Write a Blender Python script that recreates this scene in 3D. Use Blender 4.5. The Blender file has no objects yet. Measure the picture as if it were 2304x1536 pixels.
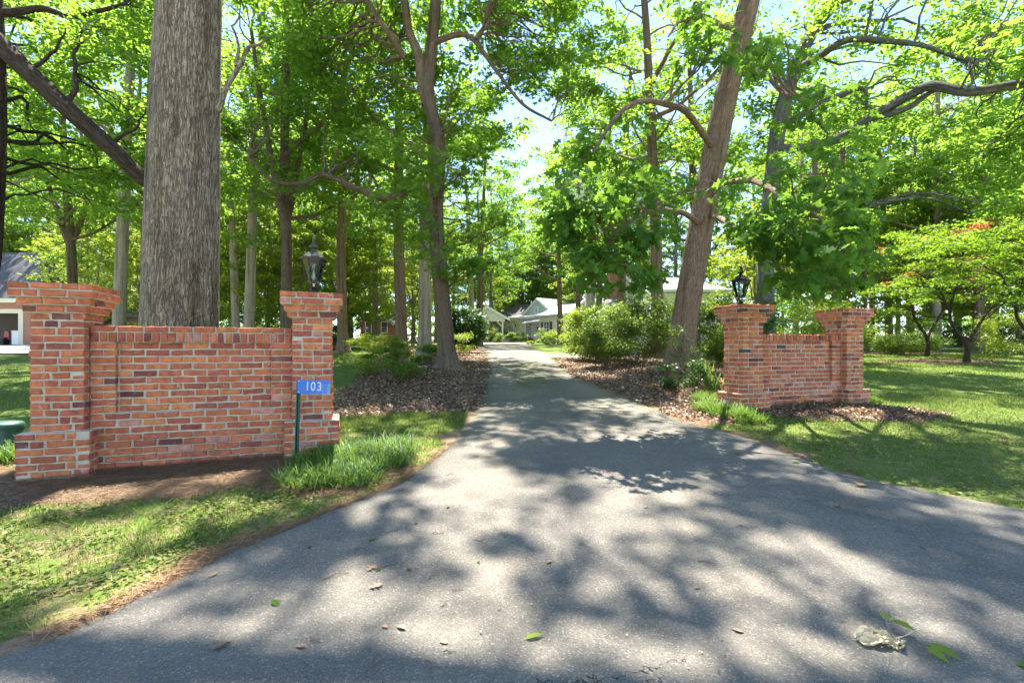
import bpy, math, random
import numpy as np
from mathutils import Vector, Matrix

rng = np.random.default_rng(7)
random.seed(7)
SC = bpy.context.scene
COL = SC.collection

# ------------------------------------------------------------------ camera
EYE = 1.5
F, CX, HY = 1088.0, 1152.0, 785.0
cam = bpy.data.cameras.new('camera')
cam.sensor_width = 36.0
cam.lens = 17.0
cam.shift_y = (HY - 768.0) / 2304.0
cam.clip_start = 0.05
cam.clip_end = 3000
camo = bpy.data.objects.new('camera', cam)
camo.location = (0, 0, EYE)
camo.rotation_euler = (math.radians(90), 0, 0)
COL.objects.link(camo)
SC.camera = camo

# ------------------------------------------------------------------ light
SUN_EL, SUN_AZ = 66.0, -12.0          # azimuth: degrees from straight ahead, negative = left
world = bpy.data.worlds.new('World')
SC.world = world
world.use_nodes = True
wn = world.node_tree
bg = wn.nodes['Background']
sky = wn.nodes.new('ShaderNodeTexSky')
sky.sky_type = 'NISHITA'
sky.sun_disc = False
sky.sun_elevation = math.radians(SUN_EL)
sky.sun_rotation = math.radians(SUN_AZ)
sky.air_density = 0.85
sky.dust_density = 0.1
sky.ozone_density = 2.0
wn.links.new(sky.outputs[0], bg.inputs[0])
bg.inputs[1].default_value = 0.108
sl = bpy.data.lights.new('sun', 'SUN')
sl.energy = 4.7
sl.angle = math.radians(0.6)
sl.color = (1.0, 0.955, 0.88)
slo = bpy.data.objects.new('sun', sl)
el, az = math.radians(SUN_EL), math.radians(SUN_AZ)
SUNDIR = Vector((math.cos(el) * math.sin(az), math.cos(el) * math.cos(az), math.sin(el)))
slo.rotation_euler = SUNDIR.to_track_quat('Z', 'Y').to_euler()
slo.location = (0, 0, 40)
COL.objects.link(slo)
SC.view_settings.view_transform = 'Standard'
SC.view_settings.look = 'None'
SC.view_settings.gamma = 1.0
SC.view_settings.exposure = 2.26
SC.render.engine = 'CYCLES'
cy = SC.cycles
cy.use_denoising = True
cy.max_bounces = 14
cy.diffuse_bounces = 9
cy.transmission_bounces = 6
cy.transparent_max_bounces = 8
cy.glossy_bounces = 3
cy.sample_clamp_indirect = 10.0
cy.use_adaptive_sampling = True
cy.adaptive_threshold = 0.02

# ------------------------------------------------------------------ helpers
def P(px, py, d):
    """a point seen at photo pixel (px, py) standing d metres ahead"""
    return np.array(((px - CX) / F * d, d, EYE + (HY - py) / F * d))

def tag(o, label=None, cat=None, group=None, kind=None):
    if label: o['label'] = label
    if cat: o['category'] = cat
    if group: o['group'] = group
    if kind: o['kind'] = kind
    return o

def empty(name, loc, rz=0.0):
    o = bpy.data.objects.new(name, None)
    o.location = tuple(loc)
    o.rotation_euler = (0, 0, rz)
    o.empty_display_size = 0.2
    COL.objects.link(o)
    return o

def obj(name, me, mat=None, parent=None, loc=None, rot=None, scale=None):
    o = bpy.data.objects.new(name, me)
    if mat is not None and me is not None and len(me.materials) == 0:
        me.materials.append(mat)
    if parent is not None: o.parent = parent
    if loc is not None: o.location = tuple(loc)
    if rot is not None: o.rotation_euler = rot
    if scale is not None: o.scale = scale
    COL.objects.link(o)
    return o

def mesh_arr(name, V, Fa, uv=None, smooth=False, mi=None):
    """mesh from arrays with uniform face size"""
    V = np.asarray(V, dtype=np.float32); Fa = np.asarray(Fa, dtype=np.int32)
    me = bpy.data.meshes.new(name)
    n, k = Fa.shape
    me.vertices.add(len(V)); me.vertices.foreach_set('co', V.ravel())
    me.loops.add(n * k); me.loops.foreach_set('vertex_index', Fa.ravel())
    me.polygons.add(n)
    me.polygons.foreach_set('loop_start', np.arange(0, n * k, k, dtype=np.int32))
    me.polygons.foreach_set('loop_total', np.full(n, k, dtype=np.int32))
    if uv is not None:
        l = me.uv_layers.new(name='UVMap')
        l.data.foreach_set('uv', np.asarray(uv, dtype=np.float32).ravel())
    if smooth:
        me.polygons.foreach_set('use_smooth', np.ones(n, dtype=bool))
    me.update(calc_edges=True)
    return me

def mesh_py(name, V, Fs, smooth=False):
    me = bpy.data.meshes.new(name)
    me.from_pydata([tuple(v) for v in V], [], [tuple(f) for f in Fs])
    if smooth:
        me.polygons.foreach_set('use_smooth', np.ones(len(me.polygons), dtype=bool))
    me.update()
    return me

class MB:
    """collects boxes / prisms / lathes, builds one mesh object"""
    def __init__(s): s.V = []; s.F = []
    def add(s, V, Fs):
        o = len(s.V)
        s.V += [tuple(v) for v in V]; s.F += [tuple(i + o for i in f) for f in Fs]
        return s
    def box(s, x0, x1, y0, y1, z0, z1):
        return s.add([(x0,y0,z0),(x1,y0,z0),(x1,y1,z0),(x0,y1,z0),(x0,y0,z1),(x1,y0,z1),(x1,y1,z1),(x0,y1,z1)],
                     [(0,3,2,1),(4,5,6,7),(0,1,5,4),(1,2,6,5),(2,3,7,6),(3,0,4,7)])
    def lathe(s, prof, n=16, c=(0,0,0), a0=0.0, cap=True):
        V = []
        for r, z in prof:
            for i in range(n):
                a = a0 + 2 * math.pi * i / n
                V.append((c[0] + r * math.cos(a), c[1] + r * math.sin(a), c[2] + z))
        Fs = []
        for j in range(len(prof) - 1):
            for i in range(n):
                i2 = (i + 1) % n
                Fs.append((j*n+i, j*n+i2, (j+1)*n+i2, (j+1)*n+i))
        if cap:
            Fs.append(tuple(range(n - 1, -1, -1)))
            Fs.append(tuple((len(prof) - 1) * n + i for i in range(n)))
        return s.add(V, Fs)
    def prism(s, poly, y0, y1):
        """polygon in (x,z), extruded y0..y1"""
        n = len(poly)
        V = [(x, y0, z) for x, z in poly] + [(x, y1, z) for x, z in poly]
        Fs = [tuple(range(n)), tuple(range(2*n-1, n-1, -1))] + [((i+1) % n, i, n+i, n+(i+1) % n) for i in range(n)]
        return s.add(V, Fs)
    def bar(s, a, b, w, h=None):
        h = h or w
        a = Vector(a); b = Vector(b); d = (b - a).normalized()
        up = Vector((0,0,1)) if abs(d.z) < .95 else Vector((0,1,0))
        x = d.cross(up).normalized() * w/2; y = x.cross(d).normalized() * h/2
        V = [a-x-y, a+x-y, a+x+y, a-x+y, b-x-y, b+x-y, b+x+y, b-x+y]
        return s.add(V, [(0,3,2,1),(4,5,6,7),(0,1,5,4),(1,2,6,5),(2,3,7,6),(3,0,4,7)])
    def build(s, name, mat, parent=None, smooth=False, loc=None, rz=None, bevel=0):
        me = mesh_py(name, s.V, s.F, smooth)
        o = obj(name, me, mat, parent, loc, (0,0,rz) if rz else None)
        if bevel:
            m = o.modifiers.new('bevel', 'BEVEL'); m.width = bevel; m.segments = 2
        return o

def smooth_path(pts, n):
    """Catmull-Rom through pts, n samples"""
    pts = np.asarray(pts, float)
    if len(pts) == 2:
        t = np.linspace(0, 1, n)[:, None]
        return pts[0] * (1 - t) + pts[1] * t
    p = np.vstack([2*pts[0]-pts[1], pts, 2*pts[-1]-pts[-2]])
    m = len(pts) - 1
    t = np.linspace(0, m - 1e-6, n); i = t.astype(int); f = (t - i)[:, None]
    a, b, c, d = p[i], p[i+1], p[i+2], p[i+3]
    return .5*((2*b)+(-a+c)*f+(2*a-5*b+4*c-d)*f**2+(-a+3*b-3*c+d)*f**3)

def tube(path, rad, ns=8, lobes=None):
    """returns V, quads, uv(per loop).  rad: array per ring; lobes(theta, ring)->multiplier"""
    path = np.asarray(path, float); n = len(path)
    rad = np.broadcast_to(np.asarray(rad, float), (n,)).copy()
    t = np.gradient(path, axis=0); t /= np.linalg.norm(t, axis=1)[:, None] + 1e-9
    up = np.array((0,1.,0)) if abs(t[0,2]) > .7 else np.array((0,0,1.))
    x = np.cross(t[0], up); x /= np.linalg.norm(x)
    X = np.zeros((n,3)); X[0] = x
    for i in range(1, n):
        x = X[i-1] - t[i]*np.dot(X[i-1], t[i]); X[i] = x/(np.linalg.norm(x)+1e-9)
    Y = np.cross(t, X)
    th = np.linspace(0, 2*np.pi, ns, endpoint=False)
    R = rad[:, None]*np.ones(ns)[None]
    if lobes is not None: R = R*lobes(th[None, :], np.arange(n)[:, None])
    V = path[:, None, :] + R[..., None]*(np.cos(th)[None, :, None]*X[:, None]+np.sin(th)[None, :, None]*Y[:, None])
    L = np.concatenate([[0], np.cumsum(np.linalg.norm(np.diff(path, axis=0), axis=1))])
    i = np.arange(n-1)[:, None]*ns; j = np.arange(ns)[None]; j2 = (j+1) % ns
    Q = np.stack([i+j, i+j2, i+ns+j2, i+ns+j], -1).reshape(-1, 4)
    rm = float(rad[:max(2, n//2)].mean())
    u0 = (th*rm)[None]*np.ones((n-1, 1)); u1 = ((th+2*np.pi/ns)*rm)[None]*np.ones((n-1, 1))
    v0 = L[:-1, None]*np.ones((1, ns)); v1 = L[1:, None]*np.ones((1, ns))
    uv = np.stack([np.stack([u0, v0], -1), np.stack([u1, v0], -1), np.stack([u1, v1], -1), np.stack([u0, v1], -1)], 2).reshape(-1, 2)
    return V.reshape(-1, 3), Q, uv

def join(parts):
    Vs, Qs, Us, o = [], [], [], 0
    for V, Q, U in parts:
        Vs.append(V); Qs.append(Q+o); Us.append(U); o += len(V)
    return np.vstack(Vs), np.vstack(Qs), np.vstack(Us)

# ------------------------------------------------------------------ materials
def new_mat(name):
    m = bpy.data.materials.new(name); m.use_nodes = True
    nt = m.node_tree; b = nt.nodes['Principled BSDF']
    return m, nt, b

def N(nt, t, **kw):
    n = nt.nodes.new(t)
    for k, v in kw.items():
        if k.startswith('i_'): n.inputs[k[2:].replace('_', ' ')].default_value = v
        else: setattr(n, k, v)
    return n

def ramp(nt, stops, interp='LINEAR'):
    r = nt.nodes.new('ShaderNodeValToRGB'); e = r.color_ramp.elements
    r.color_ramp.interpolation = interp
    while len(e) < len(stops): e.new(0.5)
    for el_, (p, c) in zip(e, stops):
        el_.position = p; el_.color = (c[0], c[1], c[2], 1) if len(c) == 3 else c
    return r

def mix(nt, a, b, f, mode='MIX'):
    m = nt.nodes.new('ShaderNodeMix'); m.data_type = 'RGBA'; m.blend_type = mode
    for s, v in ((6, a), (7, b)):
        if hasattr(v, 'links') or isinstance(v, bpy.types.NodeSocket): nt.links.new(v, m.inputs[s])
        else: m.inputs[s].default_value = (*v, 1)
    if isinstance(f, bpy.types.NodeSocket): nt.links.new(f, m.inputs[0])
    else: m.inputs[0].default_value = f
    return m.outputs[2]

def math_n(nt, op, a, b=None, clamp=False):
    m = nt.nodes.new('ShaderNodeMath'); m.operation = op; m.use_clamp = clamp
    for i, v in enumerate((a, b)):
        if v is None: continue
        if isinstance(v, bpy.types.NodeSocket): nt.links.new(v, m.inputs[i])
        else: m.inputs[i].default_value = v
    return m.outputs[0]

def noise(nt, vec, scale, detail=4, rough=.6, dist=0.0):
    n = N(nt, 'ShaderNodeTexNoise'); n.inputs['Scale'].default_value = scale
    n.inputs['Detail'].default_value = detail; n.inputs['Roughness'].default_value = rough
    n.inputs['Distortion'].default_value = dist
    if vec is not None: nt.links.new(vec, n.inputs['Vector'])
    return n.outputs[0]

def objco(nt):
    return nt.nodes.new('ShaderNodeTexCoord').outputs['Object']

def geopos(nt):
    return nt.nodes.new('ShaderNodeNewGeometry').outputs['Position']

def bump(nt, b, h, strength=.5, dist=.01):
    n = N(nt, 'ShaderNodeBump'); n.inputs['Strength'].default_value = strength; n.inputs['Distance'].default_value = dist
    nt.links.new(h, n.inputs['Height']); nt.links.new(n.outputs[0], b.inputs['Normal'])
    return n

def mapping(nt, vec, sc):
    m = N(nt, 'ShaderNodeMapping'); m.inputs['Scale'].default_value = sc
    nt.links.new(vec, m.inputs[0]); return m.outputs[0]

def leaf_mat(name, stops, trans, tmix=.45, rough=.5, spec=.35):
    """stops: base colour ramp over leaves; trans: colour of light let through"""
    m, nt, b = new_mat(name)
    g = nt.nodes.new('ShaderNodeNewGeometry')
    r = ramp(nt, stops); nt.links.new(g.outputs['Random Per Island'], r.inputs[0])
    nz = noise(nt, objco(nt), .35, 2, .5)
    rr = ramp(nt, [(.3, (.72, .78, .8)), (.7, (1.25, 1.18, 1.0))]); nt.links.new(nz, rr.inputs[0])
    c = mix(nt, r.outputs[0], rr.outputs[0], 1.0, 'MULTIPLY')
    nt.links.new(c, b.inputs['Base Color'])
    b.inputs['Roughness'].default_value = rough
    b.inputs['Specular IOR Level'].default_value = spec
    t = N(nt, 'ShaderNodeBsdfTranslucent')
    ct = mix(nt, c, trans, .72)
    nt.links.new(ct, t.inputs['Color'])
    ms = N(nt, 'ShaderNodeMixShader'); ms.inputs[0].default_value = tmix
    nt.links.new(b.outputs[0], ms.inputs[1]); nt.links.new(t.outputs[0], ms.inputs[2])
    nt.links.new(ms.outputs[0], nt.nodes['Material Output'].inputs['Surface'])
    return m

def simple(name, col, rough=.6, metal=0, nscale=None, var=.15, bmp=0):
    m, nt, b = new_mat(name)
    b.inputs['Roughness'].default_value = rough; b.inputs['Metallic'].default_value = metal
    if nscale:
        nz = noise(nt, objco(nt), nscale, 5, .65)
        r = ramp(nt, [(.3, tuple(c*(1-var) for c in col)), (.7, tuple(min(1, c*(1+var)) for c in col))])
        nt.links.new(nz, r.inputs[0]); nt.links.new(r.outputs[0], b.inputs['Base Color'])
        if bmp: bump(nt, b, nz, bmp, .005)
    else: b.inputs['Base Color'].default_value = (*col, 1)
    return m

def bark_mat(name, ridge, groove, moss=(.1,.11,.05), fx=26, fy=3.0, depth=.03, mossamt=.35, gw=.38):
    """vertical plates parted by meandering fissures"""
    m, nt, b = new_mat(name)
    uv = nt.nodes.new('ShaderNodeTexCoord').outputs['UV']
    def fiss(sx, sy, w, dist, off):
        mp = N(nt, 'ShaderNodeMapping'); mp.inputs['Scale'].default_value = (sx, sy, 1); mp.inputs['Location'].default_value = (off, off*.7, 0)
        nt.links.new(uv, mp.inputs[0])
        n = noise(nt, mp.outputs[0], 1.0, 2.5, .55, dist)
        return math_n(nt, 'DIVIDE', math_n(nt, 'ABSOLUTE', math_n(nt, 'SUBTRACT', n, .5)), w, True)
    f1 = fiss(fx*.55, fy*.55, .05*gw/.34, .35, 0)
    f2 = fiss(fx*.95, fy*1.1, .045*gw/.34, .5, 7.3)
    f3 = fiss(fx*.5, fy*6, .022, .6, 3.1)
    fine = noise(nt, mapping(nt, uv, (fx*2.6, fy*3.5, 1)), 1.0, 5, .75)
    big = noise(nt, uv, 1.1, 3, .6)
    h = math_n(nt, 'MINIMUM', f1, math_n(nt, 'ADD', f2, .12))
    h = math_n(nt, 'MINIMUM', h, math_n(nt, 'ADD', f3, .35))
    hh = math_n(nt, 'ADD', math_n(nt, 'MULTIPLY', h, .72), math_n(nt, 'MULTIPLY', fine, .42))
    r = ramp(nt, [(.16, groove), (.36, tuple(.6*a+.4*c for a, c in zip(ridge, groove))), (.58, ridge), (.95, tuple(c*1.22 for c in ridge))])
    nt.links.new(hh, r.inputs[0])
    mr = ramp(nt, [(.5, (0,0,0)), (.66, (1,1,1))]); nt.links.new(big, mr.inputs[0])
    c = mix(nt, r.outputs[0], moss, math_n(nt, 'MULTIPLY', mr.outputs[0], mossamt))
    st = noise(nt, mapping(nt, uv, (3.2, .35, 1)), 1.0, 4, .65); sr = ramp(nt, [(.5, (1,1,1)), (.6, (.68,.65,.58)), (.72, (.34,.32,.26))]); nt.links.new(st, sr.inputs[0])
    c = mix(nt, c, sr.outputs[0], 1.0, 'MULTIPLY')
    nt.links.new(c, b.inputs['Base Color']); b.inputs['Roughness'].default_value = .9
    b.inputs['Specular IOR Level'].default_value = .15
    bump(nt, b, hh, 1.0, depth)
    return m

# leaves
LM_bright = leaf_mat('leaf_bright', [(0, (.05,.12,.018)), (.5, (.082,.175,.024)), (1, (.145,.235,.03))], (.40,.64,.06), .58, .55, .2)
LM_mid = leaf_mat('leaf_mid', [(0, (.05,.11,.02)), (.5, (.08,.155,.025)), (1, (.12,.205,.035))], (.33,.56,.07), .56, .55, .2)
LM_oak = leaf_mat('leaf_oak', [(0, (.035,.1,.02)), (.5, (.06,.145,.025)), (1, (.1,.2,.035))], (.32,.56,.05), .46, .62, .12)
LM_far = leaf_mat('leaf_far', [(0, (.06,.12,.03)), (.5, (.1,.18,.035)), (1, (.14,.24,.055))], (.38,.6,.1), .56, .6, .15)
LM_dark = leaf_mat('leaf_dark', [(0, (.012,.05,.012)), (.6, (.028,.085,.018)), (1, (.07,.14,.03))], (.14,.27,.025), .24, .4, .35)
LM_shrub = leaf_mat('leaf_shrub', [(0, (.035,.085,.018)), (.5, (.08,.16,.025)), (1, (.18,.27,.04))], (.38,.52,.05), .42, .42, .35)
LM_lime = leaf_mat('leaf_lime', [(0, (.1,.16,.02)), (.5, (.17,.26,.03)), (1, (.27,.35,.05))], (.5,.62,.05), .46, .5, .25)
LM_maple = leaf_mat('leaf_maple', [(0, (.05,.115,.014)), (.6, (.09,.175,.018)), (1, (.14,.23,.03))], (.36,.55,.03), .52, .5, .2)
LM_red = leaf_mat('leaf_red', [(0, (.16,.05,.02)), (.5, (.3,.07,.03)), (1, (.3,.16,.05))], (.6,.13,.05), .45)
LM_strap = leaf_mat('leaf_strap', [(0, (.04,.11,.022)), (.6, (.08,.18,.035)), (1, (.2,.28,.08))], (.32,.46,.05), .34, .5, .25)
LM_grass = leaf_mat('leaf_grass', [(0, (.075,.12,.024)), (.55, (.13,.19,.04)), (.85, (.2,.23,.06)), (1, (.36,.31,.15))], (.34,.42,.08), .4, .55, .2)
LM_litter = leaf_mat('leaf_litter', [(0, (.09,.045,.026)), (.35, (.19,.12,.08)), (.7, (.3,.205,.15)), (.95, (.46,.36,.27)), (1, (.22,.26,.06))], (.3,.15,.06), .12, .6, .3)
LM_straw = leaf_mat('leaf_straw', [(0, (.12,.06,.03)), (.5, (.24,.13,.06)), (1, (.42,.28,.16))], (.3,.16,.06), .1, .6, .3)
LM_dry = leaf_mat('leaf_dry', [(0, (.6,.5,.33)), (1, (.66,.56,.38))], (.5,.4,.22), .08, .6, .2)

BK_oak = bark_mat('bark_pale_oak', (.36,.285,.2), (.034,.025,.017), (.13,.12,.075), 30, 4.2, .045, .5, .36)
BK_dark = bark_mat('bark_dark', (.085,.062,.043), (.016,.012,.009), (.07,.072,.04), 34, 5, .03, .35, .34)
BK_brown = bark_mat('bark_brown', (.31,.21,.135), (.055,.036,.024), (.17,.15,.1), 34, 5.0, .025, .4, .32)
BK_grey = bark_mat('bark_grey_brown', (.235,.17,.112), (.036,.026,.018), (.22,.21,.15), 34, 5, .025, .3, .34)
BK_lich = bark_mat('bark_lichen', (.2,.195,.165), (.035,.033,.028), (.12,.13,.08), 34, 4.5, .025, .3, .36)
BK_tan = bark_mat('bark_tan', (.34,.28,.2), (.17,.14,.1), (.2,.18,.12), 16, 3, .008, .4, .25)
BK_far = bark_mat('bark_far', (.26,.215,.165), (.07,.055,.043), (.15,.15,.1), 20, 4, .02, .3, .34)

# brick: colour per brick comes from the object's own colour
def brick_mat(name):
    m, nt, b = new_mat(name)
    oi = nt.nodes.new('ShaderNodeObjectInfo'); tc = nt.nodes.new('ShaderNodeTexCoord')
    off = N(nt, 'ShaderNodeVectorMath', operation='ADD')
    nt.links.new(tc.outputs['Object'], off.inputs[0])
    cm = N(nt, 'ShaderNodeCombineXYZ'); r40 = math_n(nt, 'MULTIPLY', oi.outputs['Random'], 40.0)
    for i in range(3): nt.links.new(r40, cm.inputs[i])
    nt.links.new(cm.outputs[0], off.inputs[1]); co = off.outputs[0]
    n1 = noise(nt, co, 14, 4, .65); n2 = noise(nt, co, 90, 4, .7); n3 = noise(nt, co, 22, 3, .6)
    r1 = ramp(nt, [(.3, (.62,.6,.6)), (.55, (1,1,1)), (.75, (1.25,1.2,1.1))]); nt.links.new(n1, r1.inputs[0])
    c = mix(nt, oi.outputs['Color'], r1.outputs[0], 1.0, 'MULTIPLY')
    r2 = ramp(nt, [(.3, (.8,.8,.8)), (.7, (1.15,1.15,1.15))]); nt.links.new(n2, r2.inputs[0])
    c = mix(nt, c, r2.outputs[0], 1.0, 'MULTIPLY')
    r3 = ramp(nt, [(.6, (0,0,0)), (.7, (1,1,1))]); nt.links.new(n3, r3.inputs[0])
    # pale mortar smears, stronger on a few bricks (alpha of the object's colour)
    sm = math_n(nt, 'MULTIPLY', r3.outputs[0], oi.outputs['Alpha'])
    c = mix(nt, c, (.55,.45,.38), sm)
    nt.links.new(c, b.inputs['Base Color']); b.inputs['Roughness'].default_value = .9
    b.inputs['Specular IOR Level'].default_value = .2
    h = math_n(nt, 'ADD', math_n(nt, 'MULTIPLY', n1, 1.0), math_n(nt, 'MULTIPLY', n2, .4))
    bump(nt, b, h, .7, .006)
    return m
M_brick = brick_mat('brick_face')

def mortar_mat():
    m, nt, b = new_mat('mortar'); co = objco(nt)
    n1 = noise(nt, co, 7, 4, .6); n2 = noise(nt, co, 160, 3, .7)
    r = ramp(nt, [(.3, (.41,.345,.24)), (.7, (.58,.505,.375))]); nt.links.new(n1, r.inputs[0])
    nt.links.new(r.outputs[0], b.inputs['Base Color']); b.inputs['Roughness'].default_value = .95
    bump(nt, b, n2, .5, .004); return m
M_mortar = mortar_mat()

def asphalt_mat():
    m, nt, b = new_mat('asphalt'); co = geopos(nt)
    vo = N(nt, 'ShaderNodeTexVoronoi'); vo.inputs['Scale'].default_value = 140; nt.links.new(co, vo.inputs['Vector'])
    vo2 = N(nt, 'ShaderNodeTexVoronoi'); vo2.inputs['Scale'].default_value = 300; nt.links.new(co, vo2.inputs['Vector'])
    bw = N(nt, 'ShaderNodeSeparateColor'); nt.links.new(vo.outputs['Color'], bw.inputs[0])
    bw2 = N(nt, 'ShaderNodeSeparateColor'); nt.links.new(vo2.outputs['Color'], bw2.inputs[0])
    sp = ramp(nt, [(0, (.122,.108,.089)), (.55, (.158,.142,.117)), (.9, (.186,.167,.138)), (1, (.3,.268,.222))]); nt.links.new(bw.outputs[0], sp.inputs[0])
    sp2 = ramp(nt, [(0, (.82,.82,.82)), (.8, (1.06,1.06,1.06)), (1, (1.4,1.36,1.3))]); nt.links.new(bw2.outputs[1], sp2.inputs[0])
    c = mix(nt, sp.outputs[0], sp2.outputs[0], 1.0, 'MULTIPLY')
    big = noise(nt, co, .9, 5, .65); rb = ramp(nt, [(.28, (.66,.68,.68)), (.5, (1,1,1)), (.72, (1.28,1.24,1.16))]); nt.links.new(big, rb.inputs[0])
    c = mix(nt, c, rb.outputs[0], 1.0, 'MULTIPLY')
    # moss down the middle of the drive and along its edges
    at = N(nt, 'ShaderNodeAttribute', attribute_name='moss')
    mn = noise(nt, co, 2.6, 5, .7)
    mm = math_n(nt, 'MULTIPLY', at.outputs['Fac'], math_n(nt, 'MULTIPLY', math_n(nt, 'SUBTRACT', mn, .33, True), 3.2, True), True)
    c = mix(nt, c, (.075,.085,.02), mm)
    # sandy dust
    dn = noise(nt, co, .55, 4, .6); dr = ramp(nt, [(.55, (0,0,0)), (.75, (1,1,1))]); nt.links.new(dn, dr.inputs[0])
    c = mix(nt, c, (.2,.165,.125), math_n(nt, 'MULTIPLY', dr.outputs[0], .35))
    # paler wheel tracks
    at2 = N(nt, 'ShaderNodeAttribute', attribute_name='track')
    c = mix(nt, c, (1.16,1.14,1.1), math_n(nt, 'MULTIPLY', at2.outputs['Fac'], 1.0), 'MULTIPLY')
    ol = noise(nt, co, 2.1, 3, .5); olr = ramp(nt, [(.66, (0,0,0)), (.74, (1,1,1))]); nt.links.new(ol, olr.inputs[0])
    c = mix(nt, c, (.075,.07,.062), math_n(nt, 'MULTIPLY', olr.outputs[0], .45))
    # crack: thin dark meandering lines across the drive
    sx = N(nt, 'ShaderNodeSeparateXYZ'); nt.links.new(co, sx.inputs[0])
    cn = noise(nt, co, 1.6, 5, .75)
    for (a, bb, w, x0, x1) in ((.11, 1.87, .0032, -.9, .72), (.16, 1.79, .0026, .05, .6), (-.22, 4.3, .003, .2, 2.4)):
        l = math_n(nt, 'ADD', math_n(nt, 'MULTIPLY', sx.outputs[0], a), bb)
        l = math_n(nt, 'ADD', l, math_n(nt, 'MULTIPLY', math_n(nt, 'SUBTRACT', cn, .5), .5))
        dd = math_n(nt, 'ABSOLUTE', math_n(nt, 'SUBTRACT', sx.outputs[1], l))
        k = math_n(nt, 'LESS_THAN', dd, w)
        k = math_n(nt, 'MULTIPLY', k, math_n(nt, 'GREATER_THAN', sx.outputs[0], x0))
        k = math_n(nt, 'MULTIPLY', k, math_n(nt, 'LESS_THAN', sx.outputs[0], x1))
        c = mix(nt, c, (.03,.028,.022), k)
    nt.links.new(c, b.inputs['Base Color']); b.inputs['Roughness'].default_value = .85
    b.inputs['Specular IOR Level'].default_value = .3
    h = math_n(nt, 'ADD', vo.outputs['Distance'], math_n(nt, 'MULTIPLY', vo2.outputs['Distance'], .6))
    bump(nt, b, h, .8, .006)
    return m
M_asphalt = asphalt_mat()

def ground_mat():
    m, nt, b = new_mat('ground'); co = geopos(nt)
    gz = N(nt, 'ShaderNodeAttribute', attribute_name='zone')     # r grass, g leaf litter, b straw
    sep = N(nt, 'ShaderNodeSeparateColor'); nt.links.new(gz.outputs['Color'], sep.inputs[0])
    n1 = noise(nt, co, 1.2, 5, .65); n2 = noise(nt, co, 40, 4, .7); n3 = noise(nt, co, 6, 4, .6)
    soil = ramp(nt, [(.3, (.16,.1,.06)), (.7, (.32,.215,.135))]); nt.links.new(n2, soil.inputs[0])
    lit = ramp(nt, [(.3, (.07,.04,.025)), (.5, (.17,.1,.065)), (.7, (.3,.2,.14))]); nt.links.new(n2, lit.inputs[0])
    gr = ramp(nt, [(.3, (.07,.11,.022)), (.55, (.11,.165,.03)), (.75, (.17,.2,.05))]); nt.links.new(n2, gr.inputs[0])
    grb = ramp(nt, [(.3, (.85,.9,.8)), (.7, (1.15,1.1,1.1))]); nt.links.new(n1, grb.inputs[0])
    g = mix(nt, gr.outputs[0], grb.outputs[0], 1.0, 'MULTIPLY')
    # worn patches where soil shows through
    wr = ramp(nt, [(.44, (0,0,0)), (.58, (1,1,1))]); nt.links.new(n3, wr.inputs[0])
    ga = math_n(nt, 'SUBTRACT', 1.0, math_n(nt, 'MULTIPLY', wr.outputs[0], sep.outputs[2]))
    e = math_n(nt, 'ADD', sep.outputs[0], math_n(nt, 'MULTIPLY', math_n(nt, 'SUBTRACT', n3, .5), .9))
    e = math_n(nt, 'MULTIPLY', math_n(nt, 'SUBTRACT', e, .3), 4.0, True)
    e = math_n(nt, 'MULTIPLY', e, ga)
    c0 = mix(nt, soil.outputs[0], lit.outputs[0], sep.outputs[1])
    c = mix(nt, c0, g, e)
    nt.links.new(c, b.inputs['Base Color']); b.inputs['Roughness'].default_value = .95
    b.inputs['Specular IOR Level'].default_value = .1
    bump(nt, b, n2, .8, .02)
    return m
M_ground = ground_mat()

# ------------------------------------------------------------------ terrain
GD = np.array([-60, -12, -6, 0, 2, 4.5, 7.4, 8.2, 12, 16, 20, 30, 40, 50, 60, 80, 150, 400], float)
GZ = np.array([-2.2, -1.6, -1.5, -1.38, -1.33, -1.18, -.96, -.92, -.60, -.38, -.20, .12, .45, .68, .95, 1.5, 3.2, 8.0], float) + EYE
_gd = np.arange(-60, 400, .1); _gz = np.interp(_gd, GD, GZ)
_k = np.ones(21)/21; _gz = np.convolve(np.pad(_gz, 10, mode='edge'), _k, 'valid')
def gz0(y): return np.interp(y, _gd, _gz)

LEFT_E = np.array([(-14,-6), (-7.5,-.5), (-4.2,.6), (-2.75,1.5), (-2.14,2.17), (-1.83,2.96), (-1.475,3.55), (-1.0,4.3), (-.754,5.4), (-.59,6.95), (-.55,9), (-.67,12.8), (-.95,17.5), (-1.4,24), (-2.6,30), (-4.2,38), (-4.6,56)])
RIGHT_E = np.array([(17,-6), (10,0), (6.4,1.8), (4.8,3.0), (3.92,3.7), (3.31,4.25), (3.05,4.75), (2.9,5.75), (2.41,6.6), (2.05,9), (1.5,11), (1.4,15.5), (1.45,17), (1.5,20), (1.3,24), (1.2,30), (1.6,40), (3.4,50), (4,56)])
def xl(y): return np.interp(y, LEFT_E[:,1], LEFT_E[:,0])
def xr(y): return np.interp(y, RIGHT_E[:,1], RIGHT_E[:,0])

def fnoise(x, y, s=1.0):
    x = x*s; y = y*s
    return (np.sin(x*1.3+1.7*np.sin(y*.9+.3)+.5)+np.sin(y*1.7+1.3*np.sin(x*1.1+2.1)+1.9)+.6*np.sin(2.9*x+3.3*y+1.1*np.sin(2.3*y))+.6*np.sin(3.1*y-2.7*x+.7))/3.2

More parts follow.
